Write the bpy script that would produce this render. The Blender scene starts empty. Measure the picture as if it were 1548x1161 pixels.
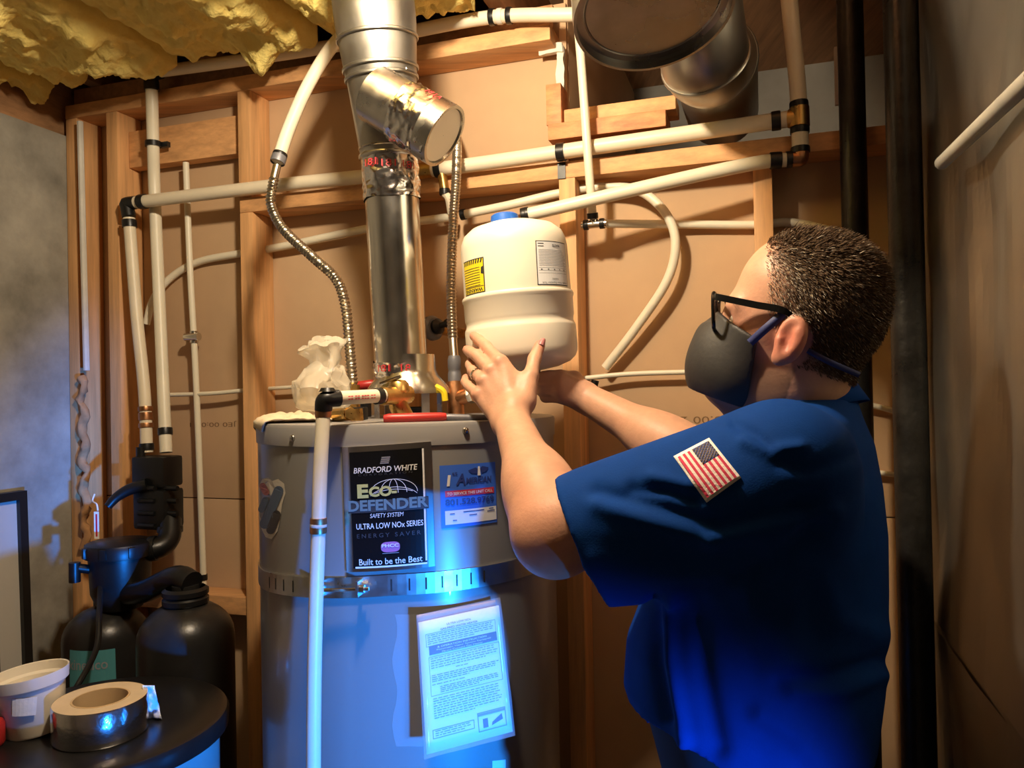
import bpy, bmesh, math, random
import numpy as np
from mathutils import Vector, Matrix, noise, Euler
random.seed(7); rng = np.random.default_rng(7)
scene = bpy.context.scene
C = scene.collection
PI = math.pi
R = math.radians
# ---------------------------------------------------------------- camera, world, lights, exposure
FPX = 1170.0
CAM = Vector((0, 0, 1.5))
cd = bpy.data.cameras.new('camera'); cam = bpy.data.objects.new('camera', cd); C.objects.link(cam)
cd.sensor_width = 36; cd.lens = FPX/1548*36; cd.clip_start = 0.02
CM = (Matrix.Rotation(R(90+0.56), 3, 'X') @ Matrix.Rotation(R(-1.15), 3, 'Z'))
cam.matrix_world = Matrix.Translation(CAM) @ CM.to_4x4()
scene.camera = cam
w = bpy.data.worlds.new('world'); scene.world = w; w.use_nodes = True
w.node_tree.nodes['Background'].inputs[0].default_value = (0.9, 0.7, 0.5, 1)
w.node_tree.nodes['Background'].inputs[1].default_value = 0.0
scene.view_settings.view_transform = 'Standard'; scene.view_settings.look = 'None'
scene.view_settings.gamma = 1; scene.view_settings.use_curve_mapping = False
scene.view_settings.exposure = -0.2
def lamp(name, kind, loc, energy, col, **kw):
    l = bpy.data.lights.new(name, kind); l.energy = energy; l.color = col
    for k, v in kw.items(): setattr(l, k, v)
    o = bpy.data.objects.new(name, l); C.objects.link(o); o.location = loc
    return o
BULB = Vector((-0.18, 0.95, 2.29))
lamp('ceiling_bulb_offscreen', 'POINT', BULB, 62, (1.0, 0.84, 0.62), shadow_soft_size=0.035)
# cold directional work lamp standing low on the right-hand side of the basement, outside the picture:
# the photograph shows its beam with a sharp edge on the heater, the pouch and the lower shirt only
LAMP = Vector((1.62, -1.20, 0.46)); AIM = Vector((-0.20, 1.20, 0.99))
tl = lamp('work_lamp_right_offscreen', 'SPOT', LAMP, 1700, (0.012, 0.235, 1.0), shadow_soft_size=0.06, spot_size=R(15.5), spot_blend=1.0)
tl.rotation_euler = (AIM-LAMP).to_track_quat('-Z', 'Y').to_euler()
# ---------------------------------------------------------------- pixel helpers
def ray(px, py):
    return CM @ Vector(((px-774)/FPX, -(py-580.5)/FPX, -1.0))
def at(px, py, Y):
    d = ray(px, py); return CAM + d*(Y/d.y)
def onplane(px, py, P, n):
    d = ray(px, py); return CAM + d*((Vector(P)-CAM).dot(n)/d.dot(n))
def topx(P):
    v = CM.transposed() @ (Vector(P)-CAM); return (774+v.x/-v.z*FPX, 580.5-v.y/-v.z*FPX)
TH = R(18); WU = Vector((math.cos(TH), -math.sin(TH), 0)); WN = Vector((math.sin(TH), math.cos(TH), 0))
WO = Vector((0, 1.78, 0))
def W(s, d, z): return WO + WU*s - WN*d + Vector((0, 0, z))     # d>0 towards the room
def onw(px, py, off=0.0): return onplane(px, py, WO - WN*off, WN)
def sof(px, py, off=0.0): return (onw(px, py, off)-WO).dot(WU)
# ---------------------------------------------------------------- scene helpers
def new(name, me, mat=None, parent=None):
    o = bpy.data.objects.new(name, me); C.objects.link(o)
    if mat is not None:
        for m in (mat if isinstance(mat, (list, tuple)) else [mat]): me.materials.append(m)
    if parent is not None:
        o.parent = parent; o.matrix_parent_inverse = Matrix.Translation(-Vector(parent.get('_l', (0, 0, 0))))
    return o
def tag(o, label, cat, group=None, kind=None):
    o['label'] = label; o['category'] = cat
    if group: o['group'] = group
    if kind: o['kind'] = kind
    return o
def thing(name, label, cat, loc=(0, 0, 0), group=None):
    o = bpy.data.objects.new(name, None); C.objects.link(o); o.location = loc; o.empty_display_size = 0.05
    o['_l'] = tuple(loc); tag(o, label, cat, group); return o
def mesh(name, verts, faces, smooth=False):
    me = bpy.data.meshes.new(name); me.from_pydata([tuple(v) for v in verts], [], faces); me.validate()
    if smooth:
        for p in me.polygons: p.use_smooth = True
    return me
class MB:
    def __init__(s): s.v = []; s.f = []; s.sm = []; s.mi = []; s.cm = 0
    def add(s, v, f, smooth=False):
        b = len(s.v); s.v += [Vector(p) for p in v]
        for q in f: s.f.append(tuple(i+b for i in q)); s.sm.append(smooth); s.mi.append(s.cm)
        return s
    def hexa(s, p):   # 8 points: bottom loop 4, top loop 4
        return s.add(p, [(3,2,1,0),(4,5,6,7),(0,1,5,4),(1,2,6,5),(2,3,7,6),(3,0,4,7)])
    def wbox(s, s0, s1, d0, d1, z0, z1):
        return s.hexa([W(s0,d1,z0),W(s1,d1,z0),W(s1,d0,z0),W(s0,d0,z0),W(s0,d1,z1),W(s1,d1,z1),W(s1,d0,z1),W(s0,d0,z1)])
    def box(s, c, ax, hx):  # centre, 3 axes, half sizes
        c = Vector(c); a = [Vector(ax[i])*hx[i] for i in range(3)]
        return s.hexa([c-a[0]-a[1]-a[2], c+a[0]-a[1]-a[2], c+a[0]+a[1]-a[2], c-a[0]+a[1]-a[2],
                       c-a[0]-a[1]+a[2], c+a[0]-a[1]+a[2], c+a[0]+a[1]+a[2], c-a[0]+a[1]+a[2]])
    def tube(s, pts, r, n=14, caps=True, rf=None):
        pts = [Vector(p) for p in pts]; m = len(pts)
        T = [(pts[min(i+1, m-1)]-pts[max(i-1, 0)]).normalized() for i in range(m)]
        a = Vector((0, 0, 1)) if abs(T[0].z) < .9 else Vector((1, 0, 0))
        nrm = T[0].cross(a).normalized(); v = []; f = []
        for i in range(m):
            nrm = (nrm - T[i]*nrm.dot(T[i])).normalized(); b = T[i].cross(nrm)
            rr = rf(i/(m-1)) if rf else (r[i] if isinstance(r, (list, tuple)) else r)
            for k in range(n):
                an = 2*PI*k/n; v.append(pts[i]+(nrm*math.cos(an)+b*math.sin(an))*rr)
        for i in range(m-1):
            for k in range(n):
                k2 = (k+1) % n; f.append((i*n+k, i*n+k2, (i+1)*n+k2, (i+1)*n+k))
        s.add(v, f, True)
        if caps:
            s.add(v[:n], [tuple(range(n))[::-1]]); s.add(v[-n:], [tuple(range(n))])
        return s
    def lathe(s, prof, c=(0,0,0), axis=(0,0,1), n=48, sharp=None, closed=False):
        ax = Vector(axis).normalized(); t = Vector((1,0,0)) if abs(ax.x) < .9 else Vector((0,1,0))
        e = ax.cross(t).normalized(); g = ax.cross(e); c = Vector(c); v = []; f = []
        for (r, z) in prof:
            for k in range(n):
                an = 2*PI*k/n; v.append(c+ax*z+(e*math.cos(an)+g*math.sin(an))*max(r, 1e-5))
        m = len(prof)
        for i in range(m-1 if not closed else m):
            j = (i+1) % m
            for k in range(n):
                k2 = (k+1) % n; f.append((i*n+k2, i*n+k, j*n+k, j*n+k2))
        return s.add(v, f, True)
    def build(s, name, mat=None, parent=None, bevel=0, auto=35):
        me = bpy.data.meshes.new(name); me.from_pydata([tuple(p) for p in s.v], [], s.f); me.validate()
        bm = bmesh.new(); bm.from_mesh(me)
        mi = s.mi if len(bm.faces) == len(s.mi) else None
        for i, fc in enumerate(bm.faces):
            fc.smooth = True
            if mi: fc.material_index = mi[i]
        bmesh.ops.remove_doubles(bm, verts=bm.verts, dist=1e-6)
        bmesh.ops.recalc_face_normals(bm, faces=bm.faces)
        if bevel:
            es = [e for e in bm.edges if len(e.link_faces) == 2 and e.calc_face_angle(0) > R(40)]
            bmesh.ops.bevel(bm, geom=es, offset=bevel, segments=2, affect='EDGES', profile=.6, clamp_overlap=True)
            for fc in bm.faces: fc.smooth = True
        for e in bm.edges:
            if len(e.link_faces) == 2: e.smooth = e.calc_face_angle(0) < R(auto)
        bm.to_mesh(me); bm.free()
        return new(name, me, mat, parent)
def spline(pts, n=10):
    P = [Vector(p) for p in pts]; P = [2*P[0]-P[1]]+P+[2*P[-1]-P[-2]]; out = []
    for i in range(1, len(P)-2):
        for k in range(n):
            t = k/n; a, b, c, d = P[i-1:i+3]
            out.append(.5*((2*b)+(c-a)*t+(2*a-5*b+4*c-d)*t*t+(3*b-a-3*c+d)*t**3))
    out.append(P[-2]); return out
# ---------------------------------------------------------------- materials
def nodes(m): return m.node_tree.nodes, m.node_tree.links
def sset(b, k, v):
    if k in b.inputs: b.inputs[k].default_value = v
def mat(name, col, rough=.6, metal=0, spec=.5, var=.0, vscale=8, bump=0, bscale=60, stretch=(1,1,1), col2=None, rotz=0,
        trans=0, alpha=1, sss=0, rvar=0, detail=4, coat=0, ior=None, cscale=None, sheen=0, emis=None):
    m = bpy.data.materials.new(name); m.use_nodes = True; n, l = nodes(m); b = n['Principled BSDF']
    c = (*col, 1) if len(col) == 3 else col
    sset(b, 'Base Color', c); sset(b, 'Roughness', rough); sset(b, 'Metallic', metal); sset(b, 'Specular IOR Level', spec)
    sset(b, 'Transmission Weight', trans); sset(b, 'Alpha', alpha); sset(b, 'Coat Weight', coat); sset(b, 'Sheen Weight', sheen)
    if ior: sset(b, 'IOR', ior)
    if sss: sset(b, 'Subsurface Weight', sss); sset(b, 'Subsurface Radius', (.012, .005, .003)); sset(b, 'Subsurface Scale', 1.0)
    if var or bump or col2 or rvar:
        tc = n.new('ShaderNodeTexCoord'); mp = n.new('ShaderNodeMapping'); l.new(tc.outputs['Object'], mp.inputs[0])
        mp.inputs['Scale'].default_value = stretch; mp.inputs['Rotation'].default_value = (0, 0, rotz)
    if var or col2 or rvar:
        nz = n.new('ShaderNodeTexNoise'); nz.inputs['Scale'].default_value = vscale; nz.inputs['Detail'].default_value = detail
        nz.inputs['Roughness'].default_value = .62; l.new(mp.outputs[0], nz.inputs['Vector'])
        cr = n.new('ShaderNodeValToRGB'); cr.color_ramp.elements[0].position = .3; cr.color_ramp.elements[1].position = .72
        c2 = col2 or [x*(1-var) for x in col]
        cr.color_ramp.elements[0].color = (*c2[:3], 1); cr.color_ramp.elements[1].color = (*[min(1, x*(1+(var if not col2 else 0)*.6)) for x in col[:3]], 1)
        l.new(nz.outputs['Fac'], cr.inputs[0])
        if var or col2: l.new(cr.outputs[0], b.inputs['Base Color'])
        if rvar:
            mr = n.new('ShaderNodeMapRange'); mr.inputs[1].default_value = .3; mr.inputs[2].default_value = .7
            mr.inputs[3].default_value = max(0.02, rough-rvar); mr.inputs[4].default_value = min(1, rough+rvar)
            l.new(nz.outputs['Fac'], mr.inputs[0]); l.new(mr.outputs[0], b.inputs['Roughness'])
    if bump:
        n2 = n.new('ShaderNodeTexNoise'); n2.inputs['Scale'].default_value = bscale; n2.inputs['Detail'].default_value = 5
        l.new(mp.outputs[0], n2.inputs['Vector'])
        bp = n.new('ShaderNodeBump'); bp.inputs['Strength'].default_value = bump; bp.inputs['Distance'].default_value = .004
        l.new(n2.outputs['Fac'], bp.inputs['Height']); l.new(bp.outputs[0], b.inputs['Normal'])
    if emis: sset(b, 'Emission Color', (*emis[:3], 1)); sset(b, 'Emission Strength', emis[3])
    return m
M = {}
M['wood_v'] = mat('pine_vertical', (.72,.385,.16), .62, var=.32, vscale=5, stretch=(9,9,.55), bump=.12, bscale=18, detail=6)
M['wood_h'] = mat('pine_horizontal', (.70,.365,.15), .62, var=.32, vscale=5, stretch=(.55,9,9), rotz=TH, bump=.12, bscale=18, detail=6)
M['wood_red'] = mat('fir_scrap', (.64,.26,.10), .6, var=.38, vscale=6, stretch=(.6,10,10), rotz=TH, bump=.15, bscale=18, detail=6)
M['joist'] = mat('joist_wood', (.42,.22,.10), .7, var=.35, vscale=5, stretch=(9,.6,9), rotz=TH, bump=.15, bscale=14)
M['panel'] = mat('brown_sheathing', (.57,.375,.215), .72, spec=.25, var=.10, vscale=3.2, bump=.05, bscale=220)
M['concrete'] = mat('concrete', (.36,.335,.28), .9, spec=.2, var=.45, vscale=5, bump=.5, bscale=26, detail=8)
M['floor'] = mat('floor_concrete', (.20,.18,.16), .8, var=.3, vscale=3, bump=.2, bscale=20)
M['dark'] = mat('bare_concrete', (.30,.28,.24), .9, var=.2, vscale=4)
M['rearwall'] = mat('rear_wall', (.30,.27,.23), .9, var=.15, vscale=2)
M['insul'] = mat('fiberglass', (.95,.78,.27), .95, spec=.1, col2=(.90,.68,.20), vscale=16, bump=1.0, bscale=110, detail=9, sss=.0)
M['pex'] = mat('pex_white', (.80,.70,.52), .42, var=.06, vscale=14, bump=.02)
M['pexw'] = mat('pipe_white', (.80,.73,.56), .4, var=.05, vscale=14)
M['black'] = mat('black_plastic', (.007,.007,.007), .38, var=.2, vscale=20, bump=.05)
M['blackpipe'] = mat('black_steel', (.035,.033,.030), .36, metal=.55, var=.5, vscale=14, bump=.25, bscale=90, rvar=.12)
M['galv'] = mat('galvanized', (.55,.52,.46), .30, metal=1, var=.22, vscale=14, rvar=.10, bump=.04, bscale=30)
M['galvold'] = mat('galvanized_dull', (.42,.405,.365), .42, metal=1, var=.14, vscale=4, rvar=.13, bump=.05, bscale=25)
M['ductdark'] = mat('duct_cap', (.42,.41,.38), .28, metal=1, var=.25, vscale=9, rvar=.10)
M['steel'] = mat('bright_steel', (.70,.67,.60), .20, metal=1, var=.08, vscale=10, rvar=.06)
M['foil'] = mat('foil_tape', (.78,.76,.74), .17, metal=1, var=.10, vscale=30, bump=.25, bscale=60)
M['flex'] = mat('corrugated_steel', (.62,.56,.46), .28, metal=1, var=.1, vscale=20)
M['brass'] = mat('brass', (.66,.42,.14), .34, metal=1, var=.3, vscale=40, rvar=.1)
M['copper'] = mat('copper', (.55,.27,.13), .38, metal=1, var=.35, vscale=30, rvar=.1)
M['grey_fit'] = mat('grey_fitting', (.20,.20,.22), .5, metal=.4, var=.2, vscale=40)
M['heater'] = mat('heater_enamel', (.25,.245,.235), .30, var=.04, vscale=3, coat=.2)
M['heatercap'] = mat('heater_cap', (.28,.27,.26), .38, var=.06, vscale=6)
M['strap'] = mat('strap_zinc', (.52,.52,.50), .34, metal=1, var=.1, vscale=20, rvar=.08)
M['slot'] = mat('slot_dark', (.02,.02,.02), .8)
M['lab_black'] = mat('label_black', (.006,.006,.007), .25, spec=.5)
M['lab_frame'] = mat('label_frame', (.62,.60,.60), .22, metal=1)
M['lab_white'] = mat('print_white', (.85,.85,.85), .5)
M['lab_grey'] = mat('print_grey', (.28,.28,.30), .5)
M['lab_dim'] = mat('print_dim', (.05,.05,.055), .5)
M['lab_yel'] = mat('print_yellow', (.62,.58,.20), .5)
M['lab_teal'] = mat('print_teal', (.16,.26,.30), .5)
M['lab_pink'] = mat('print_pink', (.50,.16,.36), .5)
M['st_blue'] = mat('sticker_blue', (.05,.16,.72), .4)
M['st_navy'] = mat('sticker_navy', (.03,.05,.24), .4)
M['st_red'] = mat('sticker_red', (.62,.04,.06), .4)
M['yellow'] = mat('label_yellow', (.86,.66,.02), .4)
M['paper'] = mat('paper', (.82,.82,.80), .6, var=.03, vscale=20)
M['ink'] = mat('ink', (.02,.02,.025), .6)
M['greyink'] = mat('grey_ink', (.20,.20,.22), .6)
M['brownboard'] = mat('kraft_board', (.42,.26,.14), .8, var=.08)
M['tank'] = mat('tank_paint', (.80,.73,.58), .33, var=.05, vscale=4, coat=.15)
M['bluecap'] = mat('blue_cap', (.02,.12,.50), .4)
M['redgrip'] = mat('red_grip', (.45,.025,.02), .4, var=.1)
M['teal'] = mat('teal_label', (.08,.30,.33), .5, var=.1)
M['bucket'] = mat('bucket_plastic', (.78,.72,.60), .4, sss=0, var=.06, vscale=10)
M['core'] = mat('tape_core', (.60,.42,.22), .75, var=.1)
M['tapepaper'] = mat('tape_side', (.66,.52,.34), .7, var=.08, vscale=30)
M['tissue'] = mat('tissue', (.75,.78,.82), .8, bump=.3)
M['cloth'] = mat('beige_cloth', (.72,.60,.40), .85, var=.12, bump=.3, bscale=60)
M['bag'] = mat('clear_bag', (.85,.78,.62), .30, alpha=.42, spec=.6)
M['clear'] = mat('clear_pouch', (.95,.97,1), .08, trans=.0, alpha=.12, spec=.7)
M['trimwhite'] = mat('white_channel', (.70,.66,.58), .6, var=.1, vscale=20)
M['foam'] = mat('spray_foam', (.50,.26,.11), .9, var=.3, vscale=20, bump=.6, bscale=40)
M['drywall'] = mat('torn_drywall', (.78,.72,.60), .9, var=.15, vscale=20, bump=.5)
M['skin'] = None
M['shirt'] = mat('shirt_cotton', (.002,.040,.22), .85, spec=.12, var=.10, vscale=22, bump=.10, bscale=500)
M['trousers'] = mat('trousers', (.012,.018,.035), .85, var=.2)
M['maskm'] = mat('mask_black', (.028,.026,.025), .55, var=.15, vscale=20, bump=.08, bscale=160)
M['glassf'] = mat('glasses_frame', (.006,.006,.006), .25)
M['lens'] = mat('lens', (.95,.96,.97), .03, alpha=.12, spec=.8)
M['strapb'] = mat('mask_loop', (.02,.03,.14), .6)
M['patchw'] = mat('patch_border', (.92,.88,.82), .8, bump=.3, bscale=400)
M['patchr'] = mat('patch_red', (.62,.03,.09), .8, bump=.3, bscale=400)
M['patchs'] = mat('patch_white_stripe', (.90,.80,.72), .8, bump=.3, bscale=400)
M['patchb'] = mat('patch_blue', (.03,.05,.20), .8, bump=.3, bscale=400)
M['eye'] = mat('eye', (.75,.72,.68), .2)
M['nail'] = mat('nail', (.42,.16,.16), .3)
M['frameblk'] = mat('frame_black', (.012,.011,.010), .4)
M['mat_board'] = mat('mat_board', (.55,.52,.46), .8)
M['art'] = mat('art_print', (.30,.10,.04), .5, col2=(.03,.03,.03), vscale=5, detail=2)
M['shoe'] = mat('shoe_leather', (.02,.018,.016), .5)
# ================================================================ SETTING
def struct(o): o['kind'] = 'structure'; return o
SL, SR = -1.316, 1.75           # wall span along s
ZJ = 2.392                      # underside of the joists
ZP = 2.297                      # underside of the top plate
Z2 = 1.978                      # underside of the middle plate
s845 = sof(846, 130)
fl = MB(); fl.wbox(SL-.6, SR+1.2, -1.2, 3.8, -.08, 0); struct(fl.build('floor', M['floor']))
wl = MB(); wl.wbox(SL-.25, SL, -.12, 3.8, 0, 2.25); wleft = struct(wl.build('wall_left', M['concrete']))
wl2 = MB(); wl2.wbox(SL-.25, SL-.02, -.12, 3.8, 2.25, 2.62); wl2.build('rim_board', M['joist'], wleft)
wf = MB(); wf.wbox(SL-.25, SR+1.2, 3.8, 3.95, 0, 2.62); struct(wf.build('wall_front', M['rearwall']))
wr = MB(); wr.wbox(SR+1.05, SR+1.2, -1.2, 3.8, 0, 2.62); struct(wr.build('wall_right', M['rearwall']))
wb = MB(); wb.wbox(SL, SR+1.1, -1.2, -1.14, 0, 2.62); wback = struct(wb.build('wall_back', M['dark']))
def board(name, s0, s1, d0, d1, z0, z1, m, parent=wback, bev=.0025):
    b = MB(); b.wbox(s0, s1, d0, d1, z0, z1); return b.build(name, M[m], parent, bevel=bev)
# sheathing sheets behind the studs (seam 1.22 m up)
DP = -.089
for (a, b) in ((SL, -.36), (-.357, .85), (.853, SR)):
    board('sheathing_panel', a, b, DP-.012, DP, 0.0, 1.2195, 'panel', bev=.001)
    board('sheathing_panel', a, b, DP-.012, DP, 1.2225, (2.42 if b < .2 else Z2+.02), 'panel', bev=.001)
board('sheathing_panel', -.357, s845-.004, DP-.0122, DP-.0002, 1.99, 2.42, 'panel', bev=.001)
# studs
stA = sof(162, 300); stB = sof(362, 300); stC = sof(845, 300); stD = sof(1139, 300)
stE = (stB+stC)/2
for i, s in enumerate((stA, stB, stE, stC, stD, stD+.42)):
    top = Z2 if i >= 1 else ZP
    board('stud', s, s+.038, DP+.001, 0, .038, top, 'wood_v')
    if 1 <= i <= 2: board('cripple_stud', s-.004, s+.034, DP+.001, -.003, Z2+.039, ZP, 'wood_v')
board('bottom_plate', SL, SR, DP+.001, 0, 0, .038, 'wood_h')
board('top_plate', SL+.0, s845-.02, DP+.001, 0, ZP, ZP+.038, 'wood_h')
board('top_plate', SL+.0, s845-.02, DP+.001, -.03, ZP+.0385, ZJ-.0005, 'wood_h')
board('middle_plate', stB+.0, SR, DP+.001, 0, Z2, Z2+.038, 'wood_h')
# corner wood at the concrete
board('corner_stud', SL+.002, SL+.040, DP+.001, .0, .038, ZP, 'wood_v')
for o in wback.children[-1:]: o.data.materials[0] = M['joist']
# blocking between the first two studs, recessed
zb0 = onw(300, 240, -.04).z; zb1 = onw(300, 183, -.04).z
board('blocking', stA+.039, stB-.001, -.078, -.04, zb0, zb1, 'wood_h')
board('fire_block', stA+.039, stB-.001, DP+.001, -.01, onw(340, 930).z, onw(340, 903).z, 'wood_h')
# scrap blocks at the duct opening
board('scrap_block', sof(826,160), sof(849,160), -.06, .004, onw(838,189).z, onw(838,127).z, 'wood_red')
board('scrap_board', sof(829,195), sof(1007,180), -.085, .006, onw(920,203).z+.001, onw(920,177).z, 'wood_red')
board('scrap_board', sof(851,170), sof(1021,160), -.085, -.008, onw(920,177).z+.002, onw(920,156).z+.002, 'wood_h')
# torn drywall by the opening
def crumple(o, amp, sc, seed=0):
    for v in o.data.vertices:
        p = v.co*sc+Vector((seed, seed*.7, 0)); v.co += Vector((noise.noise(p), noise.noise(p+Vector((9,3,1))), noise.noise(p+Vector((2,7,5)))))*amp
def gridbox(name, s0, s1, d0, d1, z0, z1, m, parent, nx=4, nz=14, amp=.004, sc=40):
    b = MB(); b.wbox(s0, s1, d0, d1, z0, z1); o = b.build(name, M[m], parent)
    bm = bmesh.new(); bm.from_mesh(o.data); bmesh.ops.subdivide_edges(bm, edges=bm.edges, cuts=nz, use_grid_fill=True); bm.to_mesh(o.data); bm.free()
    crumple(o, amp, sc); return o
gridbox('drywall_scrap', sof(832,100), sof(843,100), -.07, -.055, onw(838,128).z, onw(838,52).z, 'drywall', wback)
gridbox('drywall_scrap', sof(806,60), sof(842,60), -.06, -.05, onw(825,66).z, onw(825,52).z, 'drywall', wback, amp=.005)
# chase beyond the opening
board('chase_side', s845-.012, s845-.002, -1.13, DP-.013, Z2+.04, 2.58, 'panel')
board('chase_floor', s845, SR, -1.13, DP-.014, Z2+.0, Z2+.03, 'joist')
board('white_trim', sof(1262,120,-.05), sof(1270,120,-.05), -.06, -.05, onw(1265,158,-.05).z, onw(1265,70,-.05).z, 'trimwhite', bev=.001)
board('white_trim', sof(1200,166,-.05), sof(1348,150,-.05), -.07, -.04, Z2+.039, Z2+.048, 'trimwhite', bev=.001)
# ceiling: subfloor, joists
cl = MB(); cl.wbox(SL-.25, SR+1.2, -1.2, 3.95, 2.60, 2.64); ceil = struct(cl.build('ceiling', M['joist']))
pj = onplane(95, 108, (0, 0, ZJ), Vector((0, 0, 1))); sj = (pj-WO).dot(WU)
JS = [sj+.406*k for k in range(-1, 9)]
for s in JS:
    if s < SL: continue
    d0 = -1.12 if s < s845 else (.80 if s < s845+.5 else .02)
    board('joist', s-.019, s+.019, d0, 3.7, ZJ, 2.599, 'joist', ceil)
# insulation batts between joists
VX = at(564, 0, 1.435)+Vector((-.008, -.012, 0))
def batt(s0, s1, d0, d1, sag, seed, label, extra=()):
    nx, ny = 90, 110; v = []; f = []
    for j in range(ny+1):
        for i in range(nx+1):
            a = i/nx; b = j/ny; s = s0+(s1-s0)*a; d = d0+(d1-d0)*b
            e = min(a, 1-a)*2; edge = min(1, e*5)**.6; fr = min(1, b*7)
            p = Vector((s*7, d*7, seed))
            h = noise.fractal(p, .8, 2.2, 7)*.045 + noise.noise(Vector((s*3, d*3, seed)))*.025
            rip = abs(noise.noise(Vector((s*22, d*22, seed+4))))*.016
            z = ZP+.055-sag*edge*fr+h*edge-rip
            for (es, ed, er, ea) in extra:
                q = ((s-es)**2+(d-ed)**2)/er**2
                z -= ea*math.exp(-q*1.5)*(1+.5*noise.noise(Vector((s*30, d*30, 2))))
            P = W(s, d, z)
            if (P.x-VX.x)**2+(P.y-VX.y)**2 < .115**2: P.z = 2.578
            off = noise.noise_vector(Vector((s*18, d*18, seed+1)))*.012
            v.append(P+Vector((off.x, off.y, 0)))
    n0 = len(v)
    for j in range(ny):
        for i in range(nx):
            q = j*(nx+1)+i; f.append((q, q+nx+1, q+nx+2, q+1))
    v += [W(s0, d0, 2.58), W(s1, d0, 2.58), W(s1, d1, 2.58), W(s0, d1, 2.58)]
    f.append((n0, n0+1, n0+2, n0+3))
    f.append(tuple(range(0, nx+1))+(n0+1, n0)); f.append(tuple(range(ny*(nx+1)+nx, ny*(nx+1)-1, -1))+(n0+3, n0+2))
    f.append(tuple(range(ny*(nx+1), -1, -(nx+1)))+(n0, n0+3)); f.append(tuple(range(nx, (ny+1)*(nx+1), nx+1))+(n0+2, n0+1))
    o = new('insulation_batt', mesh('batt', v, f, True), M['insul']); tag(o, label, 'insulation', 'insulation batts between the joists'); return o
tuft = onw(425, 95, .03); ts = (tuft-WO).dot(WU)
bl = {0: 'yellow fibreglass batt above the concrete wall corner', 1: 'yellow fibreglass batt with torn tuft hanging in front of the top plate',
      2: 'yellow fibreglass batt that the vent pipe rises past', 3: 'yellow fibreglass batt above the white pipe coupling'}
for k in range(0, 4):
    a, b = JS[k]+.021, JS[k+1]-.021
    if b < SL: continue
    a = max(a, SL+.002) if k == 0 else a
    ex = ()
    if a < ts < b or abs(ts-b) < .1: ex = ((min(max(ts, a+.05), b-.05), .12, .05, .06),)
    batt(a, min(b, s845-.03) if k == 3 else b, .080, 1.1, .035 if k < 2 else .02, 3.1*k, bl[min(k, 3)], ex)
# wall print (upside-down on the sheathing)
def text_geo(txt, size=1.0, bold=0.0, shear=0.0, spacing=1.0):
    cu = bpy.data.curves.new('t', 'FONT'); cu.body = txt; cu.size = size; cu.align_x = 'CENTER'; cu.align_y = 'CENTER'
    cu.offset = bold; cu.shear = shear; cu.space_character = spacing; cu.resolution_u = 3
    o = bpy.data.objects.new('t', cu); C.objects.link(o); dg = bpy.context.evaluated_depsgraph_get()
    me = bpy.data.meshes.new_from_object(o.evaluated_get(dg))
    v = np.array([tuple(p.co) for p in me.vertices]); f = [tuple(p.vertices) for p in me.polygons]
    bpy.data.objects.remove(o); bpy.data.meshes.remove(me); bpy.data.curves.remove(cu); return v, f
def text_fit(txt, wd, ht, **k):
    v, f = text_geo(txt, **k); mn = v.min(0); mx = v.max(0); v = v-(mn+mx)/2
    v[:, 0] *= wd/(mx[0]-mn[0]); v[:, 1] *= ht/(mx[1]-mn[1]); return v, f
M['wallprint'] = mat('wall_print', (.20,.11,.05), .8)
for (px, py, t) in ((1050, 635, '05:00 2 23'), (322, 641, 'JE0 00:05 1')):
    c = onw(px, py, DP+.0006); v, f = text_fit(t, .155, .016)
    vs = [c - WU*x - Vector((0, 0, y)) for x, y, _ in v]
    o = new('wall_stamp', mesh('stamp', vs, f), M['wallprint'], wback)
# white channel, foam, tag on the corner
o = MB(); a = onw(121, 184, .012); b = onw(131, 560, .012)
o.tube([a, a.lerp(b, .5), b], .0085, 8); o = o.build('white_channel', M['trimwhite']); tag(o, 'long white plastic channel hanging on the dark corner stud beside the concrete wall', 'channel')
b = MB(); b.tube([onw(124+3*math.sin(k*.9)+6*k/40, 570+260*k/40, .006) for k in range(41)], [.011+.005*noise.noise(Vector((k*.7,0,0))) for k in range(41)], 16)
o = b.build('spray_foam', M['foam']); crumple(o, .008, 45); tag(o, 'brown dried spray foam bead along the corner beside the concrete', 'foam')
# ================================================================ PIPES
def ring(p, d, r, h, name='crimp_ring', m='black', parent=None, n=16):
    b = MB(); d = Vector(d).normalized(); b.lathe([(r*.9, -h), (r, -h), (r*1.02, -h*.5), (r*1.02, h*.5), (r, h), (r*.9, h)], p, d, n); return b.build(name, M[m], parent)
def pipe(name, label, pts, r, m='pex', cat='pipe', group=None, rings=(), smooth=8, parent_parts=True, n=14):
    """pts: list of Vector; rings: (t_index_float, name, material, rscale, halfheight)"""
    path = spline(pts, smooth) if smooth > 1 else [Vector(p) for p in pts]
    t = thing(name, label, cat, pts[-1], group)
    b = MB(); b.tube(path, r, n); b.build('tube', M[m], t)
    for (f, nm, mm, rs, hh) in rings:
        i = f*(len(path)-1); k = min(int(i), len(path)-2); p = path[k].lerp(path[k+1], i-k); d = path[k+1]-path[k]
        ring(p, d, r*rs, hh, nm, mm, t)
    return t, path
def elbow(t, pts, r, m, name='elbow'):
    b = MB(); b.tube(spline(pts, 5), r, 14); return b.build(name, M[m], t)
X3 = .0175
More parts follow.
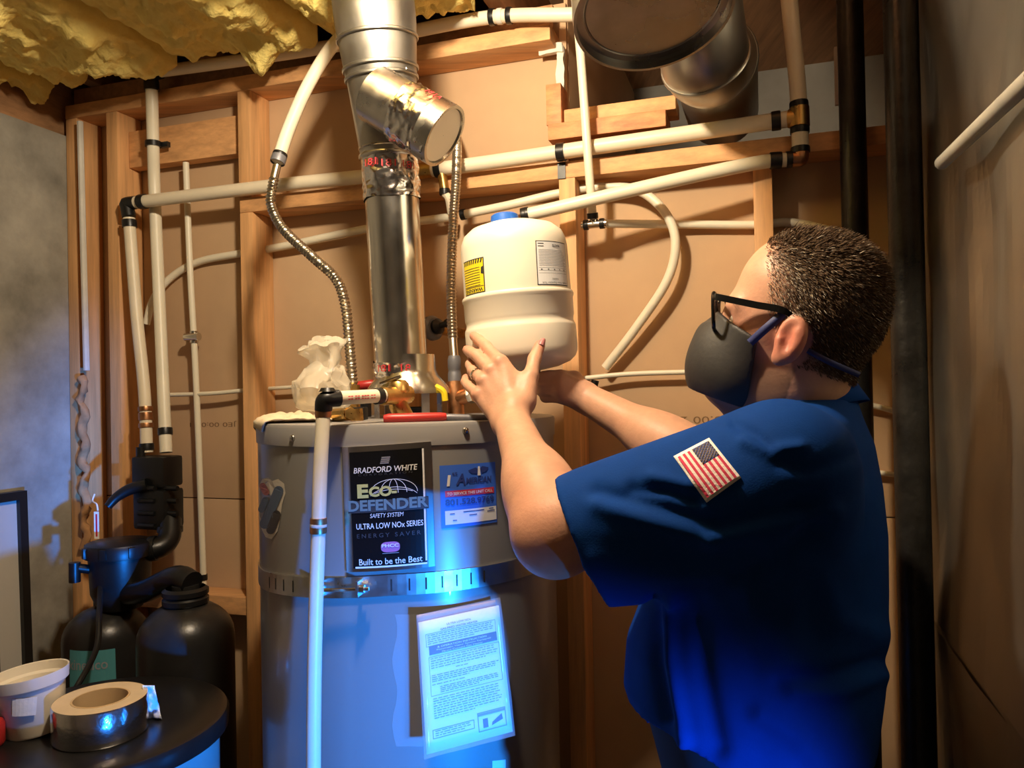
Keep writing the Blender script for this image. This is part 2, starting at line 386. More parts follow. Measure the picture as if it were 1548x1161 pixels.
# main horizontal run
p3 = [onw(206, 306, X3), onw(430, 279, X3), onw(668, 255, X3), onw(900, 222, X3), onw(1192, 180, X3)]
t, path = pipe('main_water_pipe', 'long thick cream pipe running along the middle plate across the whole wall', p3, .0168,
   rings=((.012,'crimp_ring','black',1.18,.010), (.455,'crimp_ring','black',1.18,.008), (.475,'tee_fitting','brass',1.12,.016), (.495,'crimp_ring','black',1.18,.008), (.985,'crimp_ring','black',1.15,.009)))
c = onw(848, 230, X3)
b = MB(); b.lathe([(.0172,-.009),(.0205,-.009),(.0205,.009),(.0172,.009)], c, WU, 18, closed=True); b.box(onw(849, 258, .002), (WU, WN, Vector((0,0,1))), (.009,.0018,.018)); b.build('pipe_strap', M['black'], t)
c = onw(668, 262, X3); b = MB(); b.tube([c, c+Vector((.006,-.004,-.04))], .011, 12); b.build('tee_branch', M['brass'], t)
ring(c+Vector((.006,-.004,-.045)), (0,0,1), .0125, .007, 'crimp_ring', 'black', t)
b = MB(); b.tube(spline([c+Vector((.006,-.004,-.05)), onw(678, 300, .02), onw(682, 322, .0)], 5), .009, 10); b.build('branch_tube', M['pex'], t)
# left elbow drop to softener
VB = onw(236, 690, .045)       # bypass valve top, in front of studs
t, path = pipe('softener_feed_pipe', 'thick cream pipe dropping from the black elbow to the water softener', [onw(195, 330, X3), onw(206, 470, .02), onw(218, 590, .035), onw(222, 684, .045)], .0158,
   rings=((.02,'crimp_ring','black',1.18,.010), (.76,'crimp_ring','copper',1.15,.006), (.80,'coupling','copper',1.12,.010), (.85,'crimp_ring','copper',1.15,.006), (.97,'crimp_ring','black',1.15,.009)))
elbow(t, [onw(206, 306, X3), onw(192, 308, X3), onw(192, 312, X3), onw(195, 328, X3)], .0178, 'black')
# softener return
t, path = pipe('softener_return_pipe', 'thick white pipe standing upright from the softener to the ceiling elbow', [onw(229, 128, .026), onw(230, 160, .022), onw(231.5, 218, .002), onw(234, 300, -.024), onw(242, 480, -.002), onw(251, 684, .045)], .0160, 'pexw',
   rings=((.012,'crimp_ring','black',1.2,.012), (.035,'crimp_ring','black',1.2,.006), (.97,'crimp_ring','black',1.15,.009)))
c = onw(231.5, 218, .001); b = MB(); b.lathe([(.0164,-.007),(.021,-.007),(.021,.007),(.0164,.007)], c, (0,0,1), 18, closed=True)
b.box(c+WU*.024+WN*.016, (WU, WN, Vector((0,0,1))), (.014,.006,.007)); b.build('pipe_clamp', M['black'], t)
elbow(t, [onw(229, 128, .026), onw(229, 117, .027), onw(233, 111, .026), onw(243, 108, .028)], .0185, 'black')
# along the top plate
ztp = ZP+.038+.0165
def wpt(px, d, z):   # on given height & offset: s from pixel
    return W(sof(px, 60, d), d, z)
t, path = pipe('upper_water_pipe', 'cream pipe lying along the top plate under the insulation', [onw(243, 108, .030), onw(400, 86, .034), onw(560, 60, .034), onw(735, 27, .034), onw(868, 22, .030)], .0155,
   rings=((.765,'crimp_ring','black',1.18,.006), (.785,'coupling','trimwhite',1.12,.006), (.81,'crimp_ring','black',1.18,.006)))
# right-hand riser, tee and branch to expansion line
XR = .022
t, path = pipe('ceiling_drop_pipe', 'thick yellowed pipe dropping from the ceiling beside the dark duct opening', [onw(1188, -60, .05), onw(1195, 20, .04), onw(1204, 110, XR), onw(1208, 163, XR)], .0165, 'pex', rings=((.975,'crimp_ring','black',1.1,.007),))
b = MB(); b.tube([onw(1208, 163, XR), onw(1209, 192, XR)], .0195, 16); b.tube([onw(1192, 180, X3), onw(1209, 178, XR)], .0185, 16); b.build('tee_fitting', M['brass'], t)
t, path = pipe('short_riser_pipe', 'short white pipe stub between the brass tee and the copper elbow', [onw(1209, 194, XR), onw(1210, 228, XR)], .0165, 'pexw', smooth=2,
   rings=((.1,'crimp_ring','black',1.12,.006), (.97,'crimp_ring','black',1.12,.006)))
t, path = pipe('expansion_branch_pipe', 'white pipe angling down from the copper elbow to behind the cream expansion tank', [onw(1196, 241, .022), onw(1140, 247, .03), onw(1000, 277, .05), onw(830, 317, .07), onw(790, 326, .075)], .0142, 'pexw',
   rings=((.015,'crimp_ring','black',1.18,.006), (.105,'crimp_ring','black',1.18,.006), (.128,'coupling','steel',1.12,.006), (.15,'crimp_ring','black',1.18,.006), (.945,'crimp_ring','black',1.18,.005), (.965,'coupling','trimwhite',1.12,.006), (.985,'crimp_ring','black',1.18,.005)))
elbow(t, [onw(1196, 241, .022), onw(1207, 240, .022), onw(1210, 238, .022), onw(1210, 228, .022)], .0165, 'copper')
# thin pipes
t, path = pipe('thin_riser_pipe', 'thin white pipe standing in the stud bay above the softener tanks', [onw(281, 246, -.048), onw(287, 400, -.045), onw(297, 590, -.048), onw(308, 886, -.05)], .0085, 'pexw',
   rings=((.985,'crimp_ring','black',1.25,.008),))
c = path[int(len(path)*.535)]; b = MB(); b.tube([c-WU*.022+WN*-.006, c+WU*.022+WN*-.006], .011, 12); b.tube([c+Vector((0,0,.016)), c-Vector((0,0,.016))], .0115, 12); b.build('tee_clamp', M['steel'], t)
pipe('thin_cross_pipe', 'thin white line crossing the stud bay at the metal tee clamp', [onw(250, 597, -.045), onw(290, 596, -.048), onw(330, 594, -.05), onw(371, 590, -.055)], .0058, 'pexw')
pipe('thin_stub_pipe', 'thin white stub ending on the sheathing beside the plastic bag', [onw(398, 588, -.06), onw(447, 585, -.06)], .0052, 'pexw', smooth=2)
pipe('bent_supply_pipe', 'slim cream pipe bending from the softener up through the stud to the vent', [onw(221, 490, -.05), onw(232, 452, -.055), onw(258, 420, -.070), onw(300, 396, -.0755), onw(365, 383, -.070), onw(430, 372, -.06), onw(560, 345, -.05), onw(690, 327, -.04)], .0102, 'pexw')
t, path = pipe('looped_pipe', 'slim white pipe looping out from behind the stud and hanging down to its dark fitting', [onw(697, 325, -.03), onw(770, 310, -.03), onw(850, 291, -.045), onw(905, 283, -.045), onw(962, 287, -.04), onw(1003, 318, -.035), onw(1021, 364, -.035), onw(1009, 423, -.04), onw(962, 495, -.05), onw(915, 556, -.06)], .0103, 'pexw',
   rings=((.005,'crimp_ring','black',1.25,.006),))
t, path = pipe('fixture_drop_pipe', 'slim white pipe hanging from beside the round duct to a chrome tee', [onw(872, 20, .052), onw(879, 100, .052), onw(889, 240, .05), onw(896, 330, .02)], .0095, 'pexw', rings=((.985,'crimp_ring','black',1.3,.006),))
c = onw(898, 339, .012); b = MB(); b.tube([c-WU*.028, c+WU*.028], .009, 12); b.tube([c, c+Vector((0,0,.014))], .0095, 12); b.build('tee_fitting', M['steel'], t)
ring(c+WU*.018, WU, .0115, .005, 'crimp_ring', 'black', t); ring(c-WU*.018, WU, .0115, .005, 'crimp_ring', 'black', t)
pipe('right_cross_pipe', 'slim white pipe running from the chrome tee past a stud toward the black poles', [onw(912, 338, -.0), onw(1010, 339, -.06), onw(1140, 340, -.07), onw(1190, 336, -.07), onw(1240, 345, -.06), onw(1290, 362, -.05), onw(1350, 400, -.05)], .0092, 'pexw')
t, _ = pipe('low_cross_pipe', 'thin white line between the stud and the masked man below the loop', [onw(882, 572, -.05), onw(960, 565, -.06), onw(1100, 561, -.06)], .0058, 'pexw')
b = MB(); c = onw(900, 583, -.04); b.tube([c+Vector((0,0,.012)), c+Vector((-.006,0,-.012))], .009, 10); o = b.build('pipe_end_fitting', M['black']); tag(o, 'small black fitting on the wall below the hanging pipe loop', 'fitting')
pipe('wall_line', 'upper thin white line on the wall behind the black steel poles', [onw(1180, 590, -.07), onw(1340, 618, -.07), onw(1420, 656, -.07), onw(1460, 680, -.07)], .006, 'pexw')
pipe('wall_line', 'lower thin white line on the wall behind the black steel poles', [onw(1180, 700, -.075), onw(1340, 716, -.075), onw(1420, 727, -.075), onw(1460, 733, -.075)], .0055, 'pexw')
# ================================================================ DUCTS / POLES
# black steel pipes
for (px, Y, r, lb) in ((1299, 1.515, .0245, 'black steel pipe standing close to the wall behind the man'), (1376, 1.31, .0275, 'thick black steel pipe standing beside the sheet metal plenum')):
    a = at(px, 600, Y); b = MB(); b.tube([(a.x, a.y, 0), (a.x, a.y, 1.3), (a.x, a.y, 2.595)], r, 28); o = b.build('black_steel_pipe', M['blackpipe']); tag(o, lb, 'pipe', 'black steel pipes')
M['plen'] = mat('plenum_sheet', (.42,.42,.385), .40, metal=1, var=.12, vscale=3, rvar=.06)
# sheet metal plenum on the right, its left face running towards the camera
e0 = at(1418, 600, 1.35); fdir = -WN; n_out = -WU
t = thing('sheet_metal_plenum', 'tall galvanized sheet metal plenum with creased side panels', 'duct', (e0.x, e0.y, 0))
def PL(t_, z, off=0): return Vector((e0.x, e0.y, 0))+fdir*t_+n_out*off+Vector((0,0,z))
L = .62
def plenum_panel(z0, z1):
    nx = 26; nz = 40; v = []; f = []
    for j in range(nz+1):
        for i in range(nx+1):
            a = i/nx*2-1; c = j/nz*2-1
            h = (1-max(abs(a), abs(c)))*.022*(-1)+ .022
            h += 0.006*noise.noise(Vector((i*.22, j*.14, z0*9)))
            v.append(PL(L*i/nx, z0+(z1-z0)*j/nz, h))
    for j in range(nz):
        for i in range(nx):
            q = j*(nx+1)+i; f.append((q, q+1, q+nx+2, q+nx+1))
    o = new('side_panel', mesh('pp', v, f, False), M['plen'], t); return o
plenum_panel(.02, 1.09); plenum_panel(1.10, 2.17); plenum_panel(2.18, 2.55)
b = MB(); b.hexa([PL(0,.0,-.006), PL(0,.0,-.30), PL(L,.0,-.30), PL(L,.0,-.006), PL(0,2.59,-.006), PL(0,2.59,-.30), PL(L,2.59,-.30), PL(L,2.59,-.006)]); b.build('duct_body', M['plen'], t)
for z in (1.095, 2.175):
    b = MB(); b.hexa([PL(0,z-.012,.0), PL(L,z-.012,.0), PL(L,z-.012,.02), PL(0,z-.012,.02), PL(0,z+.012,.0), PL(L,z+.012,.0), PL(L,z+.012,.02), PL(0,z+.012,.02)]); b.build('slip_joint', M['plen'], t)
# slanted tube resting across plenum
def onpl(px, py, off): return onplane(px, py, PL(0,0,off), n_out)
a = onpl(1424, 246, .04); c = onpl(1565, 112, .04)
b = MB(); b.tube([a, a.lerp(c, .5), c], .0095, 14); b.tube([a+(c-a)*.0, a+(c-a)*.01], .0098, 14)
M['dulltube'] = mat('dull_tube', (.34,.32,.27), .6, var=.2, vscale=12)
o = b.build('slanted_tube', M['dulltube']); tag(o, 'pale tube slanting across the sheet metal plenum', 'tube')
# round duct with end cap
cc = at(988, 22, 1.13); ax = Vector((-.06, .30, .95)).normalized()
t = thing('round_duct', 'wide round metal duct with dark end cap facing down beside the vent', 'duct', cc)
rr = .1165
b = MB(); b.lathe([(rr, 0), (rr, .03), (rr*1.0, .031), (rr, .56)], cc, ax, 64); b.build('duct_wall', M['galv'], t)
b = MB(); b.lathe([(.0001, .016), (.07, .015), (.098, .0145), (.100, .017), (.102, .0145), (rr-.004, .014), (rr-.003, -.001), (rr+.0015, -.001), (rr+.0015, .022)], cc, ax, 64); b.build('end_cap', M['ductdark'], t)
b = MB(); b.lathe([(rr, .2), (rr+.003, .202), (rr+.003, .21), (rr, .212)], cc, ax, 64); b.build('seam_bead', M['galv'], t)
# elbow duct turning into the chase
p = [at(1035, -110, 1.40), at(1050, 0, 1.42), at(1066, 90, 1.47), at(1080, 92, 1.55)+Vector((0,0,0))]
p += [p[-1]+WN*.12+Vector((0,0,-.005)), p[-1]+WN*.3]
t = thing('elbow_duct', 'tarnished metal duct elbow bending back into the wall opening', 'duct', p[-1])
b = MB(); b.tube(spline(p, 8), .083, 40); b.build('duct_wall', M['galvold'], t)
for k in (1, 2, 3):
    ring(p[k], p[min(k+1,4)]-p[k-1], .0845, .004, 'seam_bead', 'galvold', t, 40)
# ================================================================ WATER HEATER
class Cyl:
    def __init__(s, c, axis, r):
        s.c = Vector(c); s.a = Vector(axis).normalized(); s.r = r
        s.e = Vector((1,0,0)); s.e = (s.e-s.a*s.e.dot(s.a)).normalized(); s.g = s.a.cross(s.e)   # g ~ +Y
    def pt(s, th, h, off=0): return s.c+s.a*h+(s.e*math.sin(th)-s.g*math.cos(th))*(s.r+off)
    def hit(s, px, py):
        d = ray(px, py); o = CAM-s.c; dx, dy = d.dot(s.e), d.dot(s.g); ox, oy = o.dot(s.e), o.dot(s.g)
        A = dx*dx+dy*dy; B = 2*(ox*dx+oy*dy); Cc = ox*ox+oy*oy-s.r**2; D = max(B*B-4*A*Cc, 0)
        t = (-B-math.sqrt(D))/(2*A); p = o+d*t; return math.atan2(p.dot(s.e), -p.dot(s.g)), p.dot(s.a)
class Lab:
    """quad on a cylinder from 4 pixel corners TL TR BR BL -> (u,v)"""
    def __init__(s, cyl, tl, tr, br, bl): s.cy = cyl; s.q = [cyl.hit(*p) for p in (bl, br, tr, tl)]
    def at(s, u, v, off):
        a, b, c, d = s.q; f = [(1-u)*(1-v), u*(1-v), u*v, (1-u)*v]
        th = sum(w_*q[0] for w_, q in zip(f, s.q)); h = sum(w_*q[1] for w_, q in zip(f, s.q)); return s.cy.pt(th, h, off)
    def rect(s, name, u0, v0, u1, v1, off, m, parent, nx=10, ny=2, skirt=True):
        v = []; f = []
        for j in range(ny+1):
            for i in range(nx+1): v.append(s.at(u0+(u1-u0)*i/nx, v0+(v1-v0)*j/ny, off))
        for j in range(ny):
            for i in range(nx): q = j*(nx+1)+i; f.append((q, q+1, q+nx+2, q+nx+1))
        if skirt:
            loop = [i for i in range(nx+1)]+[j*(nx+1)+nx for j in range(1, ny+1)]+[ny*(nx+1)+i for i in range(nx-1, -1, -1)]+[j*(nx+1) for j in range(ny-1, 0, -1)]
            b = len(v); k = len(loop)
            for q in loop:
                pass
            uv = [(u0+(u1-u0)*(q % (nx+1))/nx, v0+(v1-v0)*(q//(nx+1))/ny) for q in loop]
            v += [s.at(a, c, 0.0002) for a, c in uv]
            for i in range(k): f.append((loop[i], loop[(i+1) % k], b+(i+1) % k, b+i))
        me = mesh(name, v, f); o = new(name, me, M[m] if isinstance(m, str) else m, parent); return o
    def text(s, name, txt, u, v, wd, ht, off, m, parent, **k):
        tv, tf = text_fit(txt, wd, ht, **k)
        return new(name, mesh(name, [s.at(u+x, v+y, off) for x, y, _ in tv], tf), M[m], parent)
    def poly(s, name, pts, off, m, parent):
        bm = bmesh.new(); bm.faces.new([bm.verts.new((x, y, 0)) for x, y in pts]); bmesh.ops.triangulate(bm, faces=bm.faces)
        bmesh.ops.subdivide_edges(bm, edges=bm.edges, cuts=2)
        for q in bm.verts: q.co = s.at(q.co.x, q.co.y, off)
        me = bpy.data.meshes.new(name); bm.to_mesh(me); bm.free(); return new(name, me, M[m], parent)
HC = Vector((-.202, 1.506, 0)); HR = .28; HT = 1.453
HCY = Cyl(HC, (0,0,1), HR)
t = heater = thing('water_heater', 'tall grey cylindrical water heater with black front label and metal top', 'water heater', HC)
b = MB(); b.lathe([(.001,.03),(HR-.012,.03),(HR,.04),(HR,HT-.034)], HC, (0,0,1), 120); b.build('jacket', M['heater'], t)
b = MB(); b.lathe([(HR-.02,0),(HR-.02,.035)], HC, (0,0,1), 60); b.build('base_ring', M['black'], t)
b = MB(); b.lathe([(HR-.001,HT-.036),(HR+.0025,HT-.036),(HR+.003,HT-.006),(HR+.001,HT-.001),(HR-.003,HT),(.05,HT+.001),(.001,HT+.001)], HC, (0,0,1), 120); b.build('top_cap', M['heatercap'], t)
for (px, py) in ((444, 662), (703, 651)):
    th, h = HCY.hit(px, py); p = HCY.pt(th, h, .003); d = p-Vector((HC.x, HC.y, p.z))
    b = MB(); b.lathe([(.001,.0035),(.0035,.0032),(.005,.002),(.0055,0),(.007,-.001)], p, d, 12); b.build('screw', M['steel'], t)
# front label plate
LB = Lab(HCY, (519,676), (651,667), (657,855), (526,864))
LB.rect('label_frame', 0, 0, 1, 1, .0045, 'lab_frame', t, 14, 2)
lp = LB.rect('label_face', .085, .03, .915, .955, .0052, 'lab_black', t, 14, 2, False)
LB.rect('label_line', .895, .055, .915, .95, .0056, 'lab_white', t, 2, 2, False); LB.rect('label_line', .11, .028, .915, .042, .0056, 'lab_white', t, 10, 1, False)
def ly(y): return 1-(y-100)/1010
def lx(x): return (x-115)/685
def lt(txt, x0, x1, y, h, m, off=.006, **k): return LB.text('label_lettering', txt, lx((x0+x1)/2), ly(y), (x1-x0)/685, h/1010, off, m, lp, **k)
for k in range(4): LB.rect('logo_bar', lx(412+4*k), ly(250-15*k), lx(478+4*k), ly(240-15*k), .006, 'lab_grey', lp, 3, 1, False)
lt('BRADFORD WHITE', 205, 690, 294, 46, 'lab_white', bold=.012, shear=.15)
lt('CORPORATION', 240, 650, 332, 16, 'lab_dim', spacing=1.6)
def arc(cx, cy, rx, ry, a0, a1, w_=4, n=22):
    P = [(cx+rx*math.cos(a0+(a1-a0)*i/n), cy-ry*math.sin(a0+(a1-a0)*i/n)) for i in range(n+1)]
    v = []; f = []
    for i, (x, y) in enumerate(P):
        x2, y2 = P[min(i+1, n)]; x1, y1 = P[max(i-1, 0)]; dx, dy = x2-x1, y2-y1; l_ = math.hypot(dx, dy); nx_, ny_ = -dy/l_*w_/2, dx/l_*w_/2
        v += [LB.at(lx(x+nx_), ly(y+ny_), .0058), LB.at(lx(x-nx_), ly(y-ny_), .0058)]
    for i in range(n): f.append((2*i, 2*i+1, 2*i+3, 2*i+2))
    new('globe_line', mesh('arc', v, f), M['lab_white'], lp)
arc(505, 490, 180, 112, 0, PI); arc(505, 490, 100, 112, 0, PI); arc(505, 490, 35, 112, 0, PI)
arc(505, 600, 250, 140, R(55), R(125)); arc(505, 560, 200, 118, R(28), R(152))
lt('E', 228, 315, 462, 112, 'lab_yel', .0062, bold=.05); lt('CO-', 318, 530, 470, 84, 'lab_yel', .0062, bold=.045)
LB.rect('letter_shadow', lx(150), ly(636), lx(766), ly(540), .0060, 'lab_dim', lp, 10, 1, False)
lt('DEFENDER', 152, 762, 578, 88, 'lab_teal', .0064, bold=.035)
lt('SAFETY SYSTEM', 320, 575, 663, 34, 'lab_white', shear=.2); lt('ULTRA LOW NOx SERIES', 210, 720, 745, 46, 'lab_white', bold=.01)
lt('ENERGY SAVER', 212, 700, 822, 34, 'lab_dim', bold=.01, spacing=1.5); lt('Built to be the Best', 222, 705, 1032, 50, 'lab_white', bold=.006)
LB.poly('badge', [(lx(467+72*math.copysign(abs(math.cos(a))**.6, math.cos(a))), ly(920+42*math.copysign(abs(math.sin(a))**.7, math.sin(a)))) for a in [2*PI*k/24 for k in range(24)]], .006, 'lab_pink', lp)
lt('PHCC', 402, 530, 908, 26, 'lab_white', .0066, bold=.02); LB.rect('badge_line', lx(405), ly(972), lx(530), ly(967), .006, 'lab_grey', lp, 3, 1, False)
# service sticker
SB = Lab(HCY, (664,704), (748,698), (751,789), (667,799))
sp = SB.rect('service_sticker', 0, 0, 1, 1, .0008, 'st_blue', t, 10, 3, False)
def sy(y): return 1-(y-265)/505
def sx(x): return (x-870)/440
def stx(txt, x0, x1, y, h, m, off=.0014, **k): SB.text('sticker_lettering', txt, sx((x0+x1)/2), sy(y), (x1-x0)/440, h/505, off, m, sp, **k)
stx('1', 918, 950, 390, 90, 'lab_white', bold=.02, shear=.1); stx('st', 960, 1000, 335, 26, 'st_navy', bold=.02); stx('A', 985, 1060, 385, 92, 'st_navy', bold=.03, shear=.2); stx('MERICAN', 1062, 1270, 400, 48, 'st_navy', bold=.03, shear=.15)
SB.rect('sticker_band', sx(905), sy(522), sx(1290), sy(472), .0012, 'st_red', sp, 6, 1, False)
stx('TO SERVICE THIS UNIT CALL', 918, 1275, 497, 24, 'lab_white', .0018, bold=.012); stx('801.528.9769', 905, 1285, 566, 52, 'st_navy', bold=.02)
SB.rect('sticker_box', sx(900), sy(745), sx(1305), sy(632), .0012, 'lab_white', sp, 8, 1, False)
for k, (x0, x1, y) in enumerate(((935,970,658),(1035,1200,650),(1240,1280,645),(1080,1140,680),(1225,1290,665),(955,985,712))): SB.rect('form_line', sx(x0), sy(y+4), sx(x1), sy(y-3), .0016, 'st_navy', sp, 2, 1, False)
SB.poly('wing', [(sx(x), sy(y)) for x, y in ((1080,318),(1140,298),(1165,312),(1150,350),(1110,345))], .0013, 'st_navy', sp); SB.poly('wing', [(sx(x), sy(y)) for x, y in ((1175,312),(1195,290),(1250,305),(1230,335),(1190,348))], .0013, 'st_navy', sp)
SB.poly('staff', [(sx(x), sy(y)) for x, y in ((1160,290),(1175,290),(1180,365),(1155,365))], .0016, 'lab_white', sp)
# heart emblem sticker on the left flank (drawn in pixel outline, laid on the jacket)
class PxLab:
    def poly(s, name, pts, off, m, parent):
        bm = bmesh.new(); bm.faces.new([bm.verts.new((x, y, 0)) for x, y in pts]); bmesh.ops.triangulate(bm, faces=bm.faces); bmesh.ops.subdivide_edges(bm, edges=bm.edges, cuts=3)
        for q in bm.verts: th, h = HCY.hit(q.co.x, q.co.y); q.co = HCY.pt(th, h, off)
        me = bpy.data.meshes.new(name); bm.to_mesh(me); bm.free(); return new(name, me, M[m], parent)
PB = PxLab()
def stad(x0, y0, x1, y1, r, n=7):
    a = math.atan2(y1-y0, x1-x0); return [(x1+r*math.cos(a+PI*(k/n-.5)), y1+r*math.sin(a+PI*(k/n-.5))) for k in range(n+1)]+[(x0+r*math.cos(a+PI*(k/n+.5)), y0+r*math.sin(a+PI*(k/n+.5))) for k in range(n+1)]
M['em_blue'] = mat('emblem_blue', (.10,.15,.24), .5); M['em_red'] = mat('emblem_red', (.52,.16,.12), .5); M['em_dark'] = mat('emblem_dark', (.05,.045,.045), .5); M['em_white'] = mat('emblem_white', (.70,.66,.58), .5)
e1 = PB.poly('emblem_sticker', [(392,735),(397,724),(406,722),(412,727),(421,724),(430,731),(432,745),(427,762),(424,785),(420,803),(411,815),(402,812),(396,800),(392,780)], .0006, 'em_white', t)
PB.poly('emblem_bar', stad(401, 800-8, 422, 742, 7.5), .0012, 'em_blue', e1); PB.poly('emblem_bar', stad(398, 735, 403, 744, 5), .0012, 'em_red', e1)
PB.poly('emblem_bar', stad(410, 801, 419, 778, 6.5), .0012, 'em_dark', e1); PB.poly('emblem_bar', stad(396, 770, 402, 756, 5), .0012, 'em_blue', e1)
LBL = Lab(HCY, (744,1150), (764,1148), (764,1190), (744,1192)); LBL.rect('rating_label', 0, 0, 1, 1, .0006, 'lab_white', t, 4, 2, False)
# seismic strap
za = HCY.hit(400, 876); zb = HCY.hit(590, 884); zc = HCY.hit(780, 860)
def zs(th): return float(np.interp(th, [-PI, -1.75, za[0], zb[0], zc[0], 1.6, PI], [za[1]+.02, za[1], za[1], zb[1], zc[1], zc[1]+.004, za[1]+.02]))
st = thing('seismic_strap', 'slotted metal strap clamped around the water heater below the black label', 'strap', HCY.pt(0, zb[1], .003))
n = 120; v = []; f = []; hw = .0165
for i in range(n):
    th = -PI+2*PI*i/n; z = zs(th)
    v += [HCY.pt(th, z-hw, .0005), HCY.pt(th, z+hw, .0005), HCY.pt(th, z+hw, .003), HCY.pt(th, z-hw, .003)]
for i in range(n):
    a, c = 4*i, 4*((i+1) % n)
    for k in range(4): f.append((a+k, a+(k+1) % 4, c+(k+1) % 4, c+k))
o = new('strap_band', mesh('band', v, f, False), M['strap'], st)
for px in (410, 419, 431, 445, 592, 619, 644, 668, 690, 711, 731):
    th, h = HCY.hit(px, 880); z = zs(th); w_ = .0013
    o = new('slot', mesh('slot', [HCY.pt(th-w_/HR, z-.0095, .0034), HCY.pt(th+w_/HR, z-.0095, .0034), HCY.pt(th+w_/HR, z+.0095, .0034), HCY.pt(th-w_/HR, z+.0095, .0034)], [(0,1,2,3)]), M['slot'], st)
tA, hA = HCY.hit(490, 884); tB, hB = HCY.hit(562, 888); zA = zs(tA); zB = zs(tB)
b = MB(); b.tube([HCY.pt(tA+(tB-tA)*k/8, zA+(zB-zA)*k/8, .016) for k in range(9)], .003, 10); b.build('tension_bolt', M['steel'], st)
for th, z in ((tA, zA), (tA+(tB-tA)*.8, zB)):
    e = (HCY.pt(th+.02, z, 0)-HCY.pt(th-.02, z, 0)).normalized(); nn = (HCY.pt(th, z, 1)-HCY.pt(th, z, 0)).normalized()
    b = MB(); b.box(HCY.pt(th, z, .013), (e, nn, Vector((0,0,1))), (.002,.010,.012)); b.build('strap_lug', M['strap'], st)
    b = MB(); b.lathe([(.001,-.004),(.0065,-.004),(.0065,.004),(.001,.004)], HCY.pt(th+.022, z, .016), e, 6); b.build('nut', M['steel'], st)
# manual pouch
def quadsheet(name, c4, m, parent, th=.002, n=10, amp=.0, seed=1):
    v = []; f = []; nrm = (c4[1]-c4[0]).cross(c4[3]-c4[0]).normalized()
    if nrm.y > 0: nrm = -nrm
    for sgn in (0, 1):
        for j in range(n+1):
            for i in range(n+1):
                a, c = i/n, j/n; p = c4[0]*(1-a)*(1-c)+c4[1]*a*(1-c)+c4[2]*a*c+c4[3]*(1-a)*c
                v.append(p+nrm*(th*sgn+amp*noise.noise(p*22+Vector((seed,0,0)))))
    N = (n+1)**2
    for j in range(n):
        for i in range(n):
            q = j*(n+1)+i; f.append((q+n+1, q+n+2, q+1, q)); f.append((N+q, N+q+1, N+q+n+2, N+q+n+1))
    loop = list(range(n+1))+[j*(n+1)+n for j in range(1, n+1)]+[n*(n+1)+i for i in range(n-1,-1,-1)]+[j*(n+1) for j in range(n-1,0,-1)]
    for i in range(len(loop)): a, c = loop[i], loop[(i+1) % len(loop)]; f.append((a, c, N+c, N+a))
    return new(name, mesh(name, v, f, True), M[m], parent)
q4 = [at(632,941,1.203), at(753,915,1.262), at(774,1105,1.252), at(644,1140,1.186)]
mp_ = thing('manual_pouch', 'clear plastic pouch with printed white instruction booklet hung on the water heater', 'pouch', q4[3])
bk = quadsheet('booklet', q4, 'paper', mp_, .003)
bnrm = (q4[1]-q4[0]).cross(q4[3]-q4[0]).normalized(); bnrm = bnrm if bnrm.y < 0 else -bnrm
def B(u, v, off=.0): return q4[3]*(1-u)*(1-v)+q4[2]*u*(1-v)+q4[1]*u*v+q4[0]*(1-u)*v+bnrm*(.0034+off)
def brect(u0, v0, u1, v1, m, off=0, name='print_line'): return new(name, mesh('r', [B(u0,v0,off),B(u1,v0,off),B(u1,v1,off),B(u0,v1,off)], [(0,1,2,3)]), M[m], bk)
def btext(txt, u, v, wd, ht, m, **k):
    tv, tf = text_fit(txt, wd, ht, **k); new('booklet_lettering', mesh('bt', [B(u+x, v+y, .0004) for x, y, _ in tv], tf), M[m], bk)
btext('ULTRA LOW NOx', .48, .945, .30, .016, 'ink', bold=.01); btext('GAS-FIRED WATER HEATER', .48, .915, .46, .016, 'ink', bold=.01)
def bframe(u0, v0, u1, v1, w_=.004):
    for a in ((u0,v0,u1,v0+w_),(u0,v1-w_,u1,v1),(u0,v0,u0+w_*1.4,v1),(u1-w_*1.4,v0,u1,v1)): brect(*a, 'greyink')
b_ = MB()
def lines(u0, u1, v0, v1, k, ind=0):
    for i in range(k):
        v_ = v1-(v1-v0)*(i+.5)/k; u = u0
        end = u1-(u1-u0)*(random.random()*.5 if i == k-1 else random.random()*.06)
        while u < end-.01:
            wd = min(random.uniform(.02, .07), end-u); b_.add([B(u,v_,.0002),B(u+wd,v_,.0002),B(u+wd,v_+.0065,.0002),B(u,v_+.0065,.0002)], [(0,1,2,3)]); u += wd+.012
bframe(.07,.80,.93,.90); lines(.09,.90,.81,.89,5)
brect(.10,.735,.93,.805,'ink',.0003,'title_band'); btext('& OPERATION INSTRUCTION', .5,.786,.6,.014,'lab_white'); btext('Flammable Vapor System Equipped', .52,.764,.66,.013,'lab_white'); btext('Direct Connect Gas Heater', .5,.745,.5,.012,'lab_white')
bframe(.09,.42,.95,.72); lines(.11,.92,.62,.71,5); lines(.40,.70,.59,.615,1); lines(.11,.92,.52,.58,4); lines(.11,.6,.495,.51,1); lines(.20,.92,.43,.485,4)
lines(.11,.92,.24,.405,9); bframe(.08,.10,.56,.17,.006); lines(.11,.52,.11,.16,3); bframe(.60,.06,.94,.21,.008); brect(.61,.18,.93,.20,'greyink')
brect(.66,.085,.72,.155,'ink'); new('print_block', mesh('pb', [B(.76,.09),B(.90,.12),B(.89,.165),B(.83,.14),B(.77,.115)], [(0,1,2,3,4)]), M['ink'], bk)
o = b_.build('print_text', M['greyink'], bk); o['kind'] = 'stuff'
